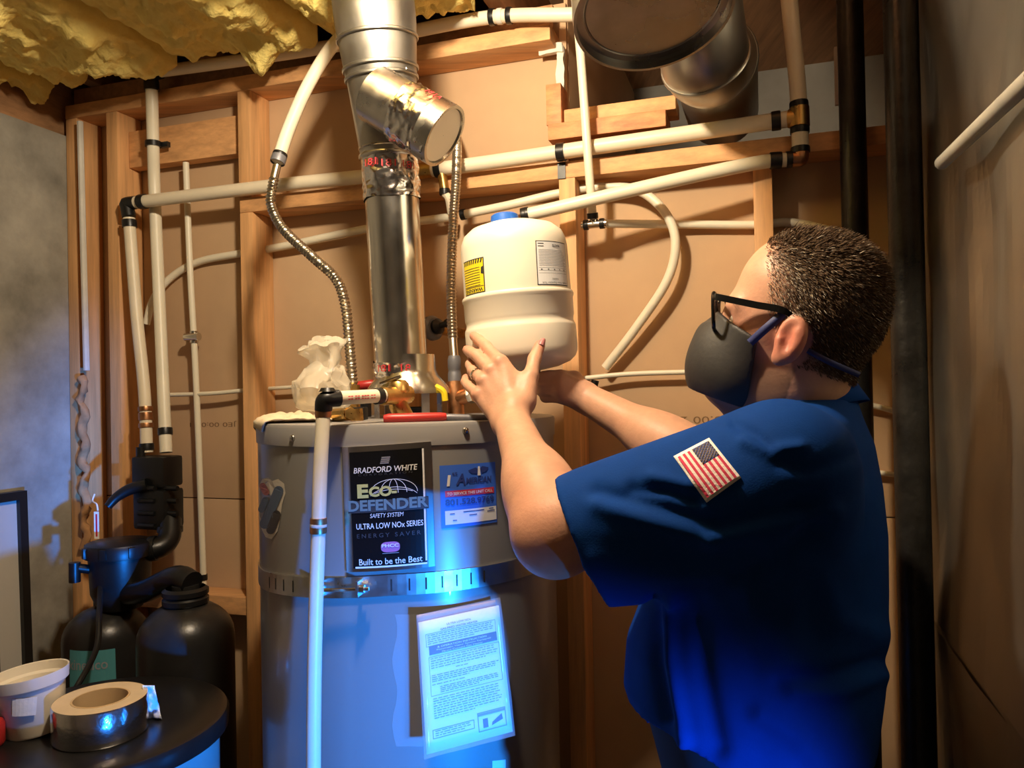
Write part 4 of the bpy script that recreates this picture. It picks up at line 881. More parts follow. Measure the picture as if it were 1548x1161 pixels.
# ================================================================ PERSON (signed-distance modelling, meshed with surface nets)
class Grid:
    def __init__(s, lo, hi, h):
        s.lo = np.array(lo, float); s.h = h; s.n = np.ceil((np.array(hi)-s.lo)/h).astype(int)+1
        s.a = np.full(s.n, .5, np.float32)
    def sub(s, lo, hi, pad):
        i0 = np.clip(np.floor((np.array(lo)-pad-s.lo)/s.h).astype(int), 0, s.n); i1 = np.clip(np.ceil((np.array(hi)+pad-s.lo)/s.h).astype(int)+1, 0, s.n)
        if np.any(i1 <= i0): return None
        ax = [s.lo[k]+s.h*np.arange(i0[k], i1[k]) for k in range(3)]
        X = np.stack(np.meshgrid(*ax, indexing='ij'), -1).astype(np.float32)
        return tuple(slice(i0[k], i1[k]) for k in range(3)), X
    def op(s, prim, k=.01, mode='add'):
        f, lo, hi = prim; r = s.sub(lo, hi, max(k, .0)+s.h*3)
        if r is None: return
        sl, X = r; d = f(X).astype(np.float32); a = s.a[sl]
        if mode == 'sub': a2 = -a; k_ = k
        else: a2 = a; k_ = k
        if k_ > 0:
            h = np.clip(.5+.5*(a2-d)/k_, 0, 1) if mode == 'add' else np.clip(.5+.5*(a2-d)/k_, 0, 1)
            m = a2+(d-a2)*h-k_*h*(1-h)
        else: m = np.minimum(a2, d)
        s.a[sl] = m if mode == 'add' else -m
    def inter(s, fn):   # global intersection with a function of X
        X = np.stack(np.meshgrid(*[s.lo[k]+s.h*np.arange(s.n[k]) for k in range(3)], indexing='ij'), -1).astype(np.float32)
        s.a = np.maximum(s.a, fn(X).astype(np.float32))
    def mesh(s):
        a = s.a; n = s.n; sg = a < 0
        c8 = [sg[i:n[0]-1+i, j:n[1]-1+j, k:n[2]-1+k] for i in (0,1) for j in (0,1) for k in (0,1)]
        cnt = sum(c.astype(np.int8) for c in c8); act = (cnt > 0) & (cnt < 8)
        idx = np.argwhere(act); vid = np.full(act.shape, -1, np.int32); vid[act] = np.arange(len(idx))
        offs = np.array([(i,j,k) for i in (0,1) for j in (0,1) for k in (0,1)])
        val = np.stack([a[idx[:,0]+o[0], idx[:,1]+o[1], idx[:,2]+o[2]] for o in offs], 1)
        P = np.zeros((len(idx), 3)); N = np.zeros(len(idx))
        for p in range(8):
            for q in range(p+1, 8):
                if np.abs(offs[p]-offs[q]).sum() != 1: continue
                m = (val[:,p] < 0) != (val[:,q] < 0); t = np.where(m, val[:,p]/(val[:,p]-val[:,q]+1e-12), 0)
                P += m[:,None]*(offs[p]+t[:,None]*(offs[q]-offs[p])); N += m
        V = s.lo+s.h*(idx+P/N[:,None]); F = []
        for ax in range(3):
            sl0 = [slice(None)]*3; sl1 = [slice(None)]*3; sl0[ax] = slice(0, n[ax]-1); sl1[ax] = slice(1, n[ax])
            ch = sg[tuple(sl0)] != sg[tuple(sl1)]; e = np.argwhere(ch); u, w_ = [k for k in range(3) if k != ax]
            e = e[(e[:,u] > 0) & (e[:,w_] > 0) & (e[:,u] < n[u]-1) & (e[:,w_] < n[w_]-1)]
            q = []
            for du, dw in ((1,1),(0,1),(0,0),(1,0)):
                c = e.copy(); c[:,u] -= du; c[:,w_] -= dw; q.append(vid[c[:,0],c[:,1],c[:,2]])
            q = np.stack(q, 1); ins = sg[e[:,0],e[:,1],e[:,2]]
            flip = ins if ax != 1 else ~ins
            q = np.where(flip[:,None], q, q[:,::-1]); F.append(q)
        return V, np.concatenate(F)
def npm(name, V, F):
    me = bpy.data.meshes.new(name); me.vertices.add(len(V)); me.vertices.foreach_set('co', V.astype(np.float32).ravel())
    me.loops.add(F.size); me.loops.foreach_set('vertex_index', F.astype(np.int32).ravel()); k = F.shape[1]
    me.polygons.add(len(F)); me.polygons.foreach_set('loop_start', np.arange(0, F.size, k, dtype=np.int32))
    me.polygons.foreach_set('use_smooth', np.ones(len(F), bool)); me.update(calc_edges=True); me.validate(); return me
def relax(V, F, it=3, lam=.5):
    e = np.concatenate([F[:, [i, (i+1) % 4]] for i in range(4)]); e = np.unique(np.sort(e, 1), axis=0)
    deg = np.bincount(e.ravel(), minlength=len(V))[:, None]
    for k in range(it):
        for l_ in (lam, -lam*1.02):
            S = np.zeros_like(V)
            for c in range(3): S[:, c] = np.bincount(e[:,0], V[e[:,1], c], len(V))+np.bincount(e[:,1], V[e[:,0], c], len(V))
            V = V+l_*(S/np.maximum(deg, 1)-V)
    return V
A3 = lambda p: np.array(p, np.float32)
def caps(a, b, ra, rb=None):
    a, b = A3(a), A3(b); rb = ra if rb is None else rb; m = max(ra, rb)
    def f(X):
        ba = b-a; t = np.clip(((X-a)@ba)/(ba@ba), 0, 1); return np.linalg.norm(X-a-t[...,None]*ba, axis=-1)-(ra+(rb-ra)*t)
    return f, np.minimum(a, b)-m, np.maximum(a, b)+m
def ell(c, r, ax=None):
    c = A3(c); r = A3(r); E = np.eye(3, dtype=np.float32) if ax is None else np.array([tuple(q) for q in ax], np.float32)
    def f(X):
        q = (X-c)@E.T; k0 = np.linalg.norm(q/r, axis=-1); k1 = np.linalg.norm(q/(r*r), axis=-1); return k0*(k0-1)/np.maximum(k1, 1e-6)
    m = float(r.max()); return f, c-m, c+m
def rbox(c, hx, rad, ax):
    c = A3(c); hx = A3(hx); E = np.array([tuple(q) for q in ax], np.float32)
    def f(X):
        q = np.abs((X-c)@E.T)-hx; return np.linalg.norm(np.maximum(q, 0), axis=-1)+np.minimum(q.max(-1), 0)-rad
    m = float(np.linalg.norm(hx))+rad; return f, c-m, c+m
# ---- body frame: sagittal plane seen almost in profile
PSI = R(22); BF = Vector((-math.cos(PSI), math.sin(PSI), 0)); BL = Vector((-math.sin(PSI), -math.cos(PSI), 0)); BU = Vector((0,0,1))
BP = at(1180, 600, 1.06); BP.z = 0
def sg_(px, py, lat=0.0): return onplane(px, py, BP+BL*lat, BL)
def bs(px, py, lat=0.0): p = sg_(px, py, lat); return (p-BP).dot(BF), p.z
# torso loft: rows of (front px, back px, row) -> half depth, centre; half width given
rows = [(1165, 1287, 594, .085), (1150, 1297, 608, .12), (1135, 1305, 632, .165), (1105, 1322, 670, .205), (1075, 1334, 730, .222), (1030, 1342, 800, .222), (985, 1343, 880, .220), (956, 1341, 960, .222), (952, 1338, 1020, .222), (972, 1330, 1080, .215), (990, 1320, 1150, .205), (1005, 1310, 1230, .20)]
tz = []; tc_ = []; ta_ = []; tb_ = []
for (fx, bx_, y, hw_) in rows:
    s0, z0 = bs(fx, y); s1, z1_ = bs(bx_, y); tz.append((z0+z1_)/2); tc_.append((s0+s1)/2); ta_.append((s0-s1)/2); tb_.append(hw_)
tz, tc_, ta_, tb_ = [np.array(q)[::-1] for q in (tz, tc_, ta_, tb_)]
BPn, BFn, BLn = A3(BP), A3(BF), A3(BL)
def torso(inset, z0=None, z1=None, drape=0):
    z0 = tz[0] if z0 is None else z0; z1 = tz[-1] if z1 is None else z1
    def f(X):
        q = X-BPn; s_ = q@BFn; l_ = q@BLn; z = X[...,2]
        c = np.interp(z, tz, tc_); a = np.interp(z, tz, ta_)-inset; b = np.interp(z, tz, tb_)-inset
        if drape:
            an = np.arctan2(l_/b, (s_-c)/a); w_ = np.clip((1.36-z)/.35, 0, 1); k = 1+w_*drape*(np.sin(an*9+z*3)*.6+np.sin(an*17+1+z*5)*.3)
            a = a*k; b = b*k
        a = np.maximum(a, .012); b = np.maximum(b, .012); u1 = (s_-c)/a; u2 = l_/b; k0 = np.sqrt(u1*u1+u2*u2); k1 = np.sqrt((u1/a)**2+(u2/b)**2); d = k0*(k0-1)/np.maximum(k1, 1e-6)
        return np.maximum(d, np.maximum(z0-z, z-z1))
    P = [BP+BF*x+BL*y for x in (-.26, .26) for y in (-.26, .26)]
    lo = A3((min(p.x for p in P), min(p.y for p in P), z0)); hi = A3((max(p.x for p in P), max(p.y for p in P), z1)); return f, lo, hi
# joints
SHL = at(1168, 706, .885); ELL = at(836, 800, 1.00); WRL = at(772, 632, 1.222)
SHR = BP+BF*.04-BL*.185; SHR.z = 1.392
ELR = at(1066, 703, 1.25); WRR = at(888, 603, 1.385)
# head frame
HPSI = R(24); HF0 = Vector((-math.cos(HPSI), math.sin(HPSI), 0)); HL = Vector((-math.sin(HPSI), -math.cos(HPSI), 0))
EAR0 = at(1190, 515, 1.0)                                        # ear point in picture, then step inwards to the mid-plane
HP_ = R(20); HF = (HF0*math.cos(HP_)+BU*math.sin(HP_)).normalized(); HU = (-HF0*math.sin(HP_)+BU*math.cos(HP_)).normalized()
HW = .073
HO = at(1190, 515, .945)-HL*HW                                   # head origin: mid-plane point between the ears
def hpx(px, py, lat=0.0):
    p = onplane(px, py, HO+HL*lat, HL)-HO; return p.dot(HF), p.dot(HU)
def HH(f, u, l=0.0): return HO+HF*f+HU*u+HL*l
hax = (HF, HU, HL)
crown = hpx(1235, 349)[1]; occ = hpx(1338, 450)[0]; brow = hpx(1111, 447)[0]; chin = hpx(1108, 604)
fore = hpx(1131, 405); maskf = hpx(1053, 512); nap = hpx(1282, 572)
HS = (brow-occ)/.235
print('HEAD', crown, occ, brow, chin, fore, maskf, nap, HS)
body = Grid((-.13, .80, .86), (.72, 1.46, 1.82), .003)
add = lambda p, k=.012: body.op(p, k)
add(torso(.022, .88, tz[-1]-.03), 0)
# skull and face (head frame, metres)
cz = crown*.47; cl_ = (brow+occ)/2
add(ell(HH((fore[0]+occ)/2-.006, crown-.092, 0), ((fore[0]-occ)/2, .092, .0735), hax), .0)
add(ell(HH(occ+.075, crown-.098, 0), (.075, .078, .068), hax), .03)
add(ell(HH(fore[0]-.052, fore[1]-.012, 0), (.052, .060, .062), hax), .03)         # forehead
add(ell(HH(brow-.060, .010, 0), (.060, .062, .062), hax), .025)                     # mid face
add(ell(HH(brow-.011, .026, .0), (.012, .012, .05), hax), .02)                       # brow ridge
add(ell(HH(.048, -.062, 0), (.055, .050, .056), hax), .03)                          # jaw
add(ell(HH(chin[0]+.012, chin[1]+.022, 0), (.026, .020, .03), hax), .02)            # chin
add(caps(HH(brow-.002, .012, 0), HH(brow+.012, -.028, 0), .008, .0115), .012)       # nose
for sd in (1, -1):
    body.op(ell(HH(brow+.0, .006, .033*sd), (.011, .009, .017), hax), .010, 'sub')     # eye sockets
add(caps(HH(brow-.004, -.062, 0), HH(brow-.006, -.062, .0), .012, .012), .02)
nb = sg_(1205, 650); add(caps(HH(-.026, -.040, 0), nb, .060, .068), .03)            # neck
add(caps(HH(-.005, -.075, 0), sg_(1165, 640), .052, .06), .03)
for sd in (1, -1):                                                               # ears
    c = HH(-.004, .002, (HW+.006)*sd); lo_ = (HL*sd+HF*.30).normalized(); fo = (HF-HL*sd*.30).normalized(); ea = (fo, HU, lo_)
    add(ell(c, (.019, .031, .010), ea), .008)
    body.op(ell(c+lo_*.010+fo*.001+HU*.004, (.0125, .021, .0075), ea), .004, 'sub')
    add(caps(c+lo_*.004+fo*.011-HU*.004, c+lo_*.004+fo*.008-HU*.014, .005, .0045), .004)
    add(ell(c-HU*.025+fo*.006+lo_*.001, (.0095, .010, .006), ea), .006)
    add(caps(c+lo_*.004-fo*.006+HU*.012, c+lo_*.004-fo*.008-HU*.010, .0035), .004)
# arms
def limb(a, b, ra, rb, bul=None):
    add(caps(a, b, ra, rb), .02)
    if bul: t_, off, r_ = bul; add(ell(Vector(a).lerp(Vector(b), t_)+Vector(off), (r_*1.7, r_, r_), ((Vector(b)-Vector(a)).normalized(), ) + perp(Vector(b)-Vector(a))), .03)
def perp(d):
    d = d.normalized(); a = d.cross(Vector((0,0,1))).normalized(); return (a, d.cross(a))
limb(SHL, ELL, .062, .048); limb(ELL, WRL, .047, .0275, (.28, (.004,-.004,-.002), .049)); add(ell(ELL+Vector((.004,-.006,-.012)), (.047,.045,.046)), .03)
limb(SHR, ELR, .060, .046); limb(ELR, WRR, .046, .027, (.28, (0,0,-.002), .046))
def flat_wrist(W_, up, wd):
    pass
# left (near) hand: joints by pixel and depth
def J(*q): return [at(x, y, Y) for x, y, Y in q]
idx = J((756,548,1.262), (735,524,1.297), (724,514,1.322), (716.5,508,1.336))
mid = J((742,560,1.260), (720,537,1.292), (711,532,1.325), (706,529,1.343))
rin = J((731,576,1.258), (715,561,1.292), (711,551,1.325), (712,545,1.348))
pin = J((724,597,1.256), (709,584,1.286), (703.5,577,1.306), (704,571,1.327))
thb = J((792,606,1.236), (802,569,1.252), (808,543,1.272), (816,522,1.287))
pc_ = [idx[0], mid[0], rin[0], pin[0]]
wr = WRL
wd_ = (idx[0]-pin[0]).normalized(); hd = ((idx[0]+pin[0])/2-wr).normalized(); nb_ = wd_.cross(hd).normalized(); nb_ = nb_ if nb_.y < 0 else -nb_
for q, w0 in zip(pc_, (.017, .006, -.006, -.017)):
    add(caps(wr+wd_*w0+hd*.004, q-nb_*-.0, .0135, .0112), .010)                     # metacarpals -> palm
    add(caps(wr+wd_*w0*1.05+hd*.012-nb_*.010, q-nb_*.009, .012, .010), .012)
add(caps(wr+wd_*.012, wr-wd_*.012, .0215, .0205), .015)
for j, rad in ((idx, (.0108,.0098,.0090,.0082)), (mid, (.0110,.0100,.0092,.0082)), (rin, (.0105,.0095,.0086,.0078)), (pin, (.0096,.0084,.0076,.0068))):
    for a in range(3): add(caps(j[a], j[a+1], rad[a], rad[a+1]), .0035)
add(caps(wr+wd_*.016+hd*.008, thb[0], .0165, .0175), .014); add(caps(thb[0], thb[1], .0175, .0125), .012)
add(caps(thb[1], thb[2], .0122, .0108), .006); add(caps(thb[2], thb[3], .0108, .0092), .005); add(caps(idx[0], thb[1].lerp(thb[0], .5), .008, .010), .014)
for q in pc_: add(ell(q+nb_*.005, (.0085,.0085,.0085)), .006)
# right (far) hand gripping the tank nipple
grip = tc+Vector((.012,0,0))-ta*.024
W2 = WRR; kn = J((848,572,1.372), (846,582,1.366), (847,592,1.366), (851,601,1.370))
for k, q in enumerate(kn):
    add(caps(W2+Vector((0,0,.014-.009*k)), q, .0145, .0115), .010)
    p1_ = q+Vector((-.030, .006+.004*k, .004-.001*k)); p2_ = q+Vector((-.044+.004*k, .032, .002))
    add(caps(q, p1_, .0105, .0095), .005); add(caps(p1_, p2_, .0095, .0082), .004)
tb = J((868,574,1.40), (848,569,1.385), (830,567,1.372)); add(caps(W2, tb[0], .018, .015), .012); add(caps(tb[0], tb[1], .0145, .0115), .008); add(caps(tb[1], tb[2], .0115, .009), .005)
V, F = body.mesh(); V = relax(V, F, 2)
me = npm('person', V, F)
# colour attribute: redder ears, knuckles, fingertips
red = np.zeros(len(V), np.float32)
for p, r_, a in [(HH(-.004,0,HW+.005), .035, .9), (HH(brow-.03,-.012,.04), .05, .35)]+[(j[3], .018, .45) for j in (idx, mid, rin, pin)]+[(thb[3], .016, .8)]+[(q, .014, .35) for q in pc_]+[(ELL, .07, .35)]:
    red = np.maximum(red, a*np.exp(-(np.linalg.norm(V-np.array(p), axis=1)/r_)**2))
at_ = me.attributes.new('flush', 'FLOAT', 'POINT'); at_.data.foreach_set('value', red)
m = mat('skin', (.60,.33,.21), .48, var=.10, vscale=45, bump=.10, bscale=240, sss=.12, spec=.4); M['skin'] = m
n_, l_ = nodes(m); bs_ = n_['Principled BSDF']; src = bs_.inputs['Base Color'].links[0].from_socket; mx = n_.new('ShaderNodeMix'); mx.data_type = 'RGBA'; aa = n_.new('ShaderNodeAttribute'); aa.attribute_name = 'flush'
l_.new(aa.outputs['Fac'], mx.inputs[0]); l_.new(src, mx.inputs[6]); mx.inputs[7].default_value = (.55,.17,.12,1); l_.new(mx.outputs[2], bs_.inputs['Base Color'])
person = new('person', me, m); tag(person, 'person in blue work shirt, black mask and glasses lifting the cream tank', 'person')
def child(o): o.parent = person; return o
# nails
def nail(tip, prev, outward, w_, l2):
    d = (tip-prev).normalized(); o_ = (outward-d*outward.dot(d)).normalized(); sd = d.cross(o_)
    b = MB(); v = []; f = []
    for j in range(5):
        for i in range(7):
            a = (i/6-.5)*1.9; c = j/4-.5; ww = w_*(1-.25*abs(c)*2*(c > 0))
            v.append(tip+d*(c*l2+.002)+sd*math.sin(a)*ww+o_*(math.cos(a)*.0104+.0012))
    for j in range(4):
        for i in range(6): q = j*7+i; f.append((q, q+1, q+8, q+7))
    return new('fingernail', mesh('nail', v, f, True), M['nail'], person)
nail(thb[3], thb[2], (CAM-thb[3]).normalized()+Vector((.35,0,.1)), .0072, .0135)
# wedding ring
rp = rin[0].lerp(rin[1], .62); ring(rp, rin[1]-rin[0], .0112, .0024, 'finger_ring', 'steel', person, 24)
# ---- shirt
sh = Grid((-.02, .72, .86), (.74, 1.50, 1.56), .004)
ztop = sg_(1200, 600).z
hem_z = sg_(1100, 1140).z
sh.op(torso(0, .90, tz[-1]-.008, .012), 0)
# shoulders
sh.op(caps(BP+BF*.03+BL*.07+BU*1.420, SHL+Vector((.01,.02,-.010)), .045, .074), .04)
sh.op(caps(BP+BF*.03-BL*.07+BU*1.425, SHR+Vector((0,0,-.002)), .045, .070), .04)
# sleeves
sl = Grid((-.02, .72, .86), (.74, 1.50, 1.56), .004)
hemc = at(884, 815, .965)
sl.op(caps(SHL+Vector((.01,.0,-.002)), at(872, 800, .985), .078, .070), 0)
sl.op(caps(at(1160, 800, .90), at(905, 862, .955), .075, .044), .045)
sl.op(caps(at(1130, 740, .875), at(900, 800, .935), .06, .06), .04)
Nh = Vector((-.92, .10, -.385)).normalized(); hp0 = A3(at(878, 815, .97)); Nn = A3(Nh)
sl.inter(lambda X: (X-hp0)@Nn)
inner = caps(at(1000, 770, .96), ELL+(ELL-SHL)*.5+Vector((0,0,-.004)), .060, .060)
inner2 = caps(at(1000, 800, .95), at(860, 870, .955), .05, .036)
# right sleeve
sr = Grid((.1, .9, 1.2), (.74, 1.50, 1.56), .004)
sr.op(caps(SHR, ELR+(ELR-SHR)*.1, .074, .062), 0)
Nr = (ELR-SHR).normalized(); hr0 = A3(at(1024, 676, 1.27)); Nrr = A3(Vector((-.95,.1,.2)).normalized())
sr.inter(lambda X: (X-hr0)@Nrr)
V2, F2 = None, None
h = np.clip(.5+.5*(sh.a-sl.a)/.03, 0, 1); sh.a = (sh.a+(sl.a-sh.a)*h-.03*h*(1-h)).astype(np.float32)
i0 = np.round((sr.lo-sh.lo)/.004).astype(int); 
ov = tuple(slice(i0[k], min(i0[k]+sr.n[k], sh.n[k])) for k in range(3)); a = sh.a[ov]; c = sr.a[:a.shape[0], :a.shape[1], :a.shape[2]]
h = np.clip(.5+.5*(a-c)/.03, 0, 1); sh.a[ov] = a+(c-a)*h-.03*h*(1-h)
sh.op(inner, .004, 'sub'); sh.op(inner2, .012, 'sub')
rin_c = caps(ELR, ELR+(WRR-ELR)*.4, .056, .05); sh.op(rin_c, .004, 'sub')
# neck opening
sh.op(caps(sg_(1180, 560), sg_(1205, 622), .070, .060), .008, 'sub')
# bottom hem, lower at the back: cut plane
hA = A3(sg_(958, 1046)); hB = A3(sg_(1060, 1122))
def hem(X):
    s_ = (X-BPn)@BFn; z = X[...,2]; sA, sB = float((hA-BPn)@BFn), float((hB-BPn)@BFn)
    zc = np.interp(s_, [-.2, sB-.1, sB, sA, sA+.1], [1.0, 1.045, 1.088, 1.078, 1.085]); return zc-z
sh.inter(hem)
# hollow below the hem (so cloth has an edge)
sh.op(torso(.012, .80, .98), .004, 'sub')
V, F = sh.mesh(); V = relax(V, F, 3)
# cloth folds: valleys and ridges pressed into the surface along lines seen on the near side
mshirt = npm('shirt', V, F); nrm = np.zeros(len(V)*3, np.float32); mshirt.vertices.foreach_get('normal', nrm); nrm = nrm.reshape(-1, 3)
CMn = np.array(CM); q = (V-np.array(CAM))@CMn; PX = np.stack([774+q[:,0]/-q[:,2]*FPX, 580.5-q[:,1]/-q[:,2]*FPX], 1)
def seg(P, a, b):
    a, b = np.array(a, float), np.array(b, float); t = np.clip(((P-a)@(b-a))/((b-a)@(b-a)), 0, 1); return np.linalg.norm(P-a-t[:,None]*(b-a), axis=1), t
front = np.clip((nrm@np.array([-.2,-1,.0]))*1.5+.5, 0, 1)
dsp = np.zeros(len(V))
for line, w_, amp in [
    ([(900,742),(985,765),(1075,792)], 13, -.007), ([(905,762),(985,788),(1070,812)], 16, .006), ([(955,738),(1010,742),(1050,757)], 11, -.006), ([(985,722),(1040,735)], 12, .005),
    ([(1090,792),(1160,770),(1230,762)], 12, -.006), ([(1080,815),(1170,800),(1260,775)], 16, .006), ([(1110,640),(1140,655),(1165,680)], 9, -.005), ([(1125,668),(1160,682),(1210,676)], 10, .005),
    ([(1180,700),(1225,712),(1290,690)], 12, -.004), ([(900,850),(1000,868),(1120,860)], 20, .006), ([(1120,868),(1180,845),(1240,800)], 16, -.008),
    ([(1012,905),(1015,1000),(1035,1120)], 11, .009), ([(990,910),(995,1010),(1010,1085)], 12, -.008), ([(1050,905),(1062,1020),(1085,1130)], 18, -.006), ([(1130,890),(1150,960),(1180,1010)], 22, .007),
    ([(1180,1025),(1240,1030),(1330,1000)], 14, -.007), ([(1200,1045),(1270,1045),(1330,1020)], 14, .007), ([(1240,870),(1270,940),(1330,960)], 20, .005), ([(1215,760),(1235,850),(1230,960)], 24, -.006), ([(1150,1080),(1200,1110),(1240,1160)], 16, .006)]:
    best = np.full(len(V), 1e9)
    for i in range(len(line)-1): d, _ = seg(PX, line[i], line[i+1]); best = np.minimum(best, d)
    dsp += amp*np.exp(-(best/w_)**2)
V = V+nrm*(dsp*front)[:,None]
mshirt.vertices.foreach_set('co', V.astype(np.float32).ravel()); mshirt.update()
shirt = new('shirt', mshirt, M['shirt'], person); shirt['label'] = 'royal blue short-sleeved work shirt'
# sleeve hem stitching: a thin raised band following hem plane
# collar
def collar():
    nseg = 60; rows_ = 8; prof_ = [(0,0),(.3,0),(.65,0),(1,0),(1.03,.005),(.85,.009),(.4,.014),(-.1,.020)]; v = []; f = []
    f0 = sg_(1108, 634); b0 = sg_(1290, 606); f1 = sg_(1124, 612); b1 = sg_(1283, 576)
    for j in range(rows_):
        t, fl_ = prof_[j]; A = f0.lerp(f1, t); Bk = b0.lerp(b1, t); c = (A+Bk)/2; a = (A-Bk)/2; a = a*(1+fl_/a.length); wl = .082-.008*t+fl_
        for i in range(nseg):
            an = 2*PI*i/nseg; P = c+a*math.cos(an)+BL*(wl*math.sin(an)); P.z += -.010*(math.sin(an)**2)*(1-t)+.013*max(0, math.sin(an))
            gap = max(0, math.cos(an)-.9)*1.2; P.z -= gap*.25
            v.append(P)
    for j in range(rows_-1):
        for i in range(nseg): i2 = (i+1) % nseg; f.append((j*nseg+i, j*nseg+i2, (j+1)*nseg+i2, (j+1)*nseg+i))
    o = new('collar', mesh('collar', v, f, True), M['shirt'], shirt); s_ = o.modifiers.new('s', 'SOLIDIFY'); s_.thickness = .002; s_.offset = 1; return o
collar()
# ---- trousers, shoes
tr = Grid((.1, .72, .04), (.76, 1.46, 1.16), .007)
hip = BP+BF*.02; fd = .11
tr.op(torso(.016, .86, 1.125), 0)
for sd in (1, -1):
    kn_ = hip+BL*.11*sd+BF*.02+BU*.50; an_ = hip+BL*.125*sd-BF*.02+BU*.10
    tr.op(caps(hip+BL*.10*sd+BU*.86, kn_, .105, .078), .05); tr.op(caps(kn_, an_, .078, .066), .03)
V, F = tr.mesh(); V = relax(V, F, 2); o = new('trousers', npm('trousers', V, F), M['trousers'], person)
for sd in (1, -1):
    g = Grid(tuple(hip+BL*.125*sd+Vector((-.3,-.3,0))), tuple(hip+BL*.125*sd+Vector((.3,.3,.16))), .005)
    an_ = hip+BL*.125*sd-BF*.02; g.op(caps(an_+BU*.05-BF*.03, an_+BU*.042+BF*.16, .045, .040), 0); g.op(caps(an_+BU*.06-BF*.02, an_+BU*.13-BF*.02, .048, .055), .03)
    g.inter(lambda X: .002-X[...,2]); V, F = g.mesh(); new('shoe', npm('shoe', V, F), M['shoe'], person)
# ---- mask
mk = Grid((.10, .74, 1.36), (.50, 1.20, 1.72), .0025)
mk.op(ell(HH(.048, -.060, 0), (.064, .060, .064), hax), 0); mk.op(ell(HH(brow-.058, .004, 0), (.0685, .064, .0695), hax), .03)
mk.op(ell(HH(brow-.004, -.045, 0), (maskf[0]-brow+.006, .052, .040), hax), .03); mk.op(ell(HH(chin[0]+.014, chin[1]+.026, 0), (.030, .026, .035), hax), .03)
mk.op(caps(HH(maskf[0]-.014, -.020, 0), HH(maskf[0]-.026, -.080, 0), .010), .02)
pe0 = hpx(1145, 512, HW*.8); pe1 = hpx(1133, 585, HW*.8); tp0 = hpx(1077, 468); bt = hpx(1082, 583)
def region(X):
    q = X-A3(HO); f_ = q@A3(HF); u_ = q@A3(HU); l_ = np.abs(q@A3(HL))
    ed = pe1[0]+(u_-pe1[1])/(pe0[1]-pe1[1])*(pe0[0]-pe1[0])           # rear edge
    tA_ = hpx(1143, 511, .062); tB_ = hpx(1100, 486, .045); tC_ = hpx(1076, 468, .0)
    top = np.interp(f_, [tA_[0], tB_[0], tC_[0]], [tA_[1], tB_[1]+.002, tC_[1]+.004])
    return np.maximum(np.maximum(ed-f_, u_-top), (bt[1]-.014)-u_)
mk.inter(region)
V, F = mk.mesh(); V = relax(V, F, 3); mask = new('face_mask', npm('mask', V, F), M['maskm'], person); mask['label'] = 'black cloth face mask'
la = HH(pe0[0]+.006, pe0[1]-.008, HW*.90); lb = HH(.014, .030, HW+.004)
def ribbon(name, pts, w_, m, parent, th=.0012):
    v = []; f = []; P = spline(pts, 8)
    for i, p in enumerate(P):
        d = (P[min(i+1, len(P)-1)]-P[max(i-1, 0)]).normalized(); s_ = d.cross(HL).normalized()*w_
        v += [p-s_, p+s_, p+s_+HL*th, p-s_+HL*th]
    for i in range(len(P)-1):
        for k in range(4): f.append((4*i+k, 4*i+(k+1) % 4, 4*i+4+(k+1) % 4, 4*i+4+k))
    return new(name, mesh(name, v, f, True), M[m], parent)
ribbon('ear_loop', [la, la.lerp(lb, .5)+HL*.004, lb], .0052, 'strapb', mask)
ribbon('head_strap', [HH(-.026, -.004, HW-.004), HH(-.055, -.010, HW-.001), HH(-.09, -.014, .052)], .0035, 'strapb', mask)
# ---- glasses
gl = thing('x', 'x', 'x'); bpy.data.objects.remove(gl)
gt = hpx(1086, 443, .066); gb = hpx(1090, 502, .05)
b = MB()
def lensloop(sd, n=28):
    P = []
    for k in range(n):
        an = 2*PI*k/n; x = math.copysign(abs(math.cos(an))**.55, math.cos(an)); y = math.copysign(abs(math.sin(an))**.6, math.sin(an))
        lat = sd*(.036+.0265*x); v_ = .5+.5*y
        f_ = gb[0]+(gt[0]-gb[0])*v_-.10*(abs(lat)**1.0)*.9+.0036; u_ = gb[1]+(gt[1]-gb[1])*v_
        P.append(HH(f_+.010, u_, lat))
    return P
for sd in (1, -1):
    P = lensloop(sd); b.tube(P+[P[0], P[1]], .0026, 8)
bb = lensloop(1); cc_ = lensloop(-1); b.tube(spline([bb[12], HH(gt[0]+.010, gt[1]-.014, 0), cc_[12]], 6), .0026, 8)
glasses = b.build('glasses', M['glassf'], person); glasses['label'] = 'black framed eyeglasses'
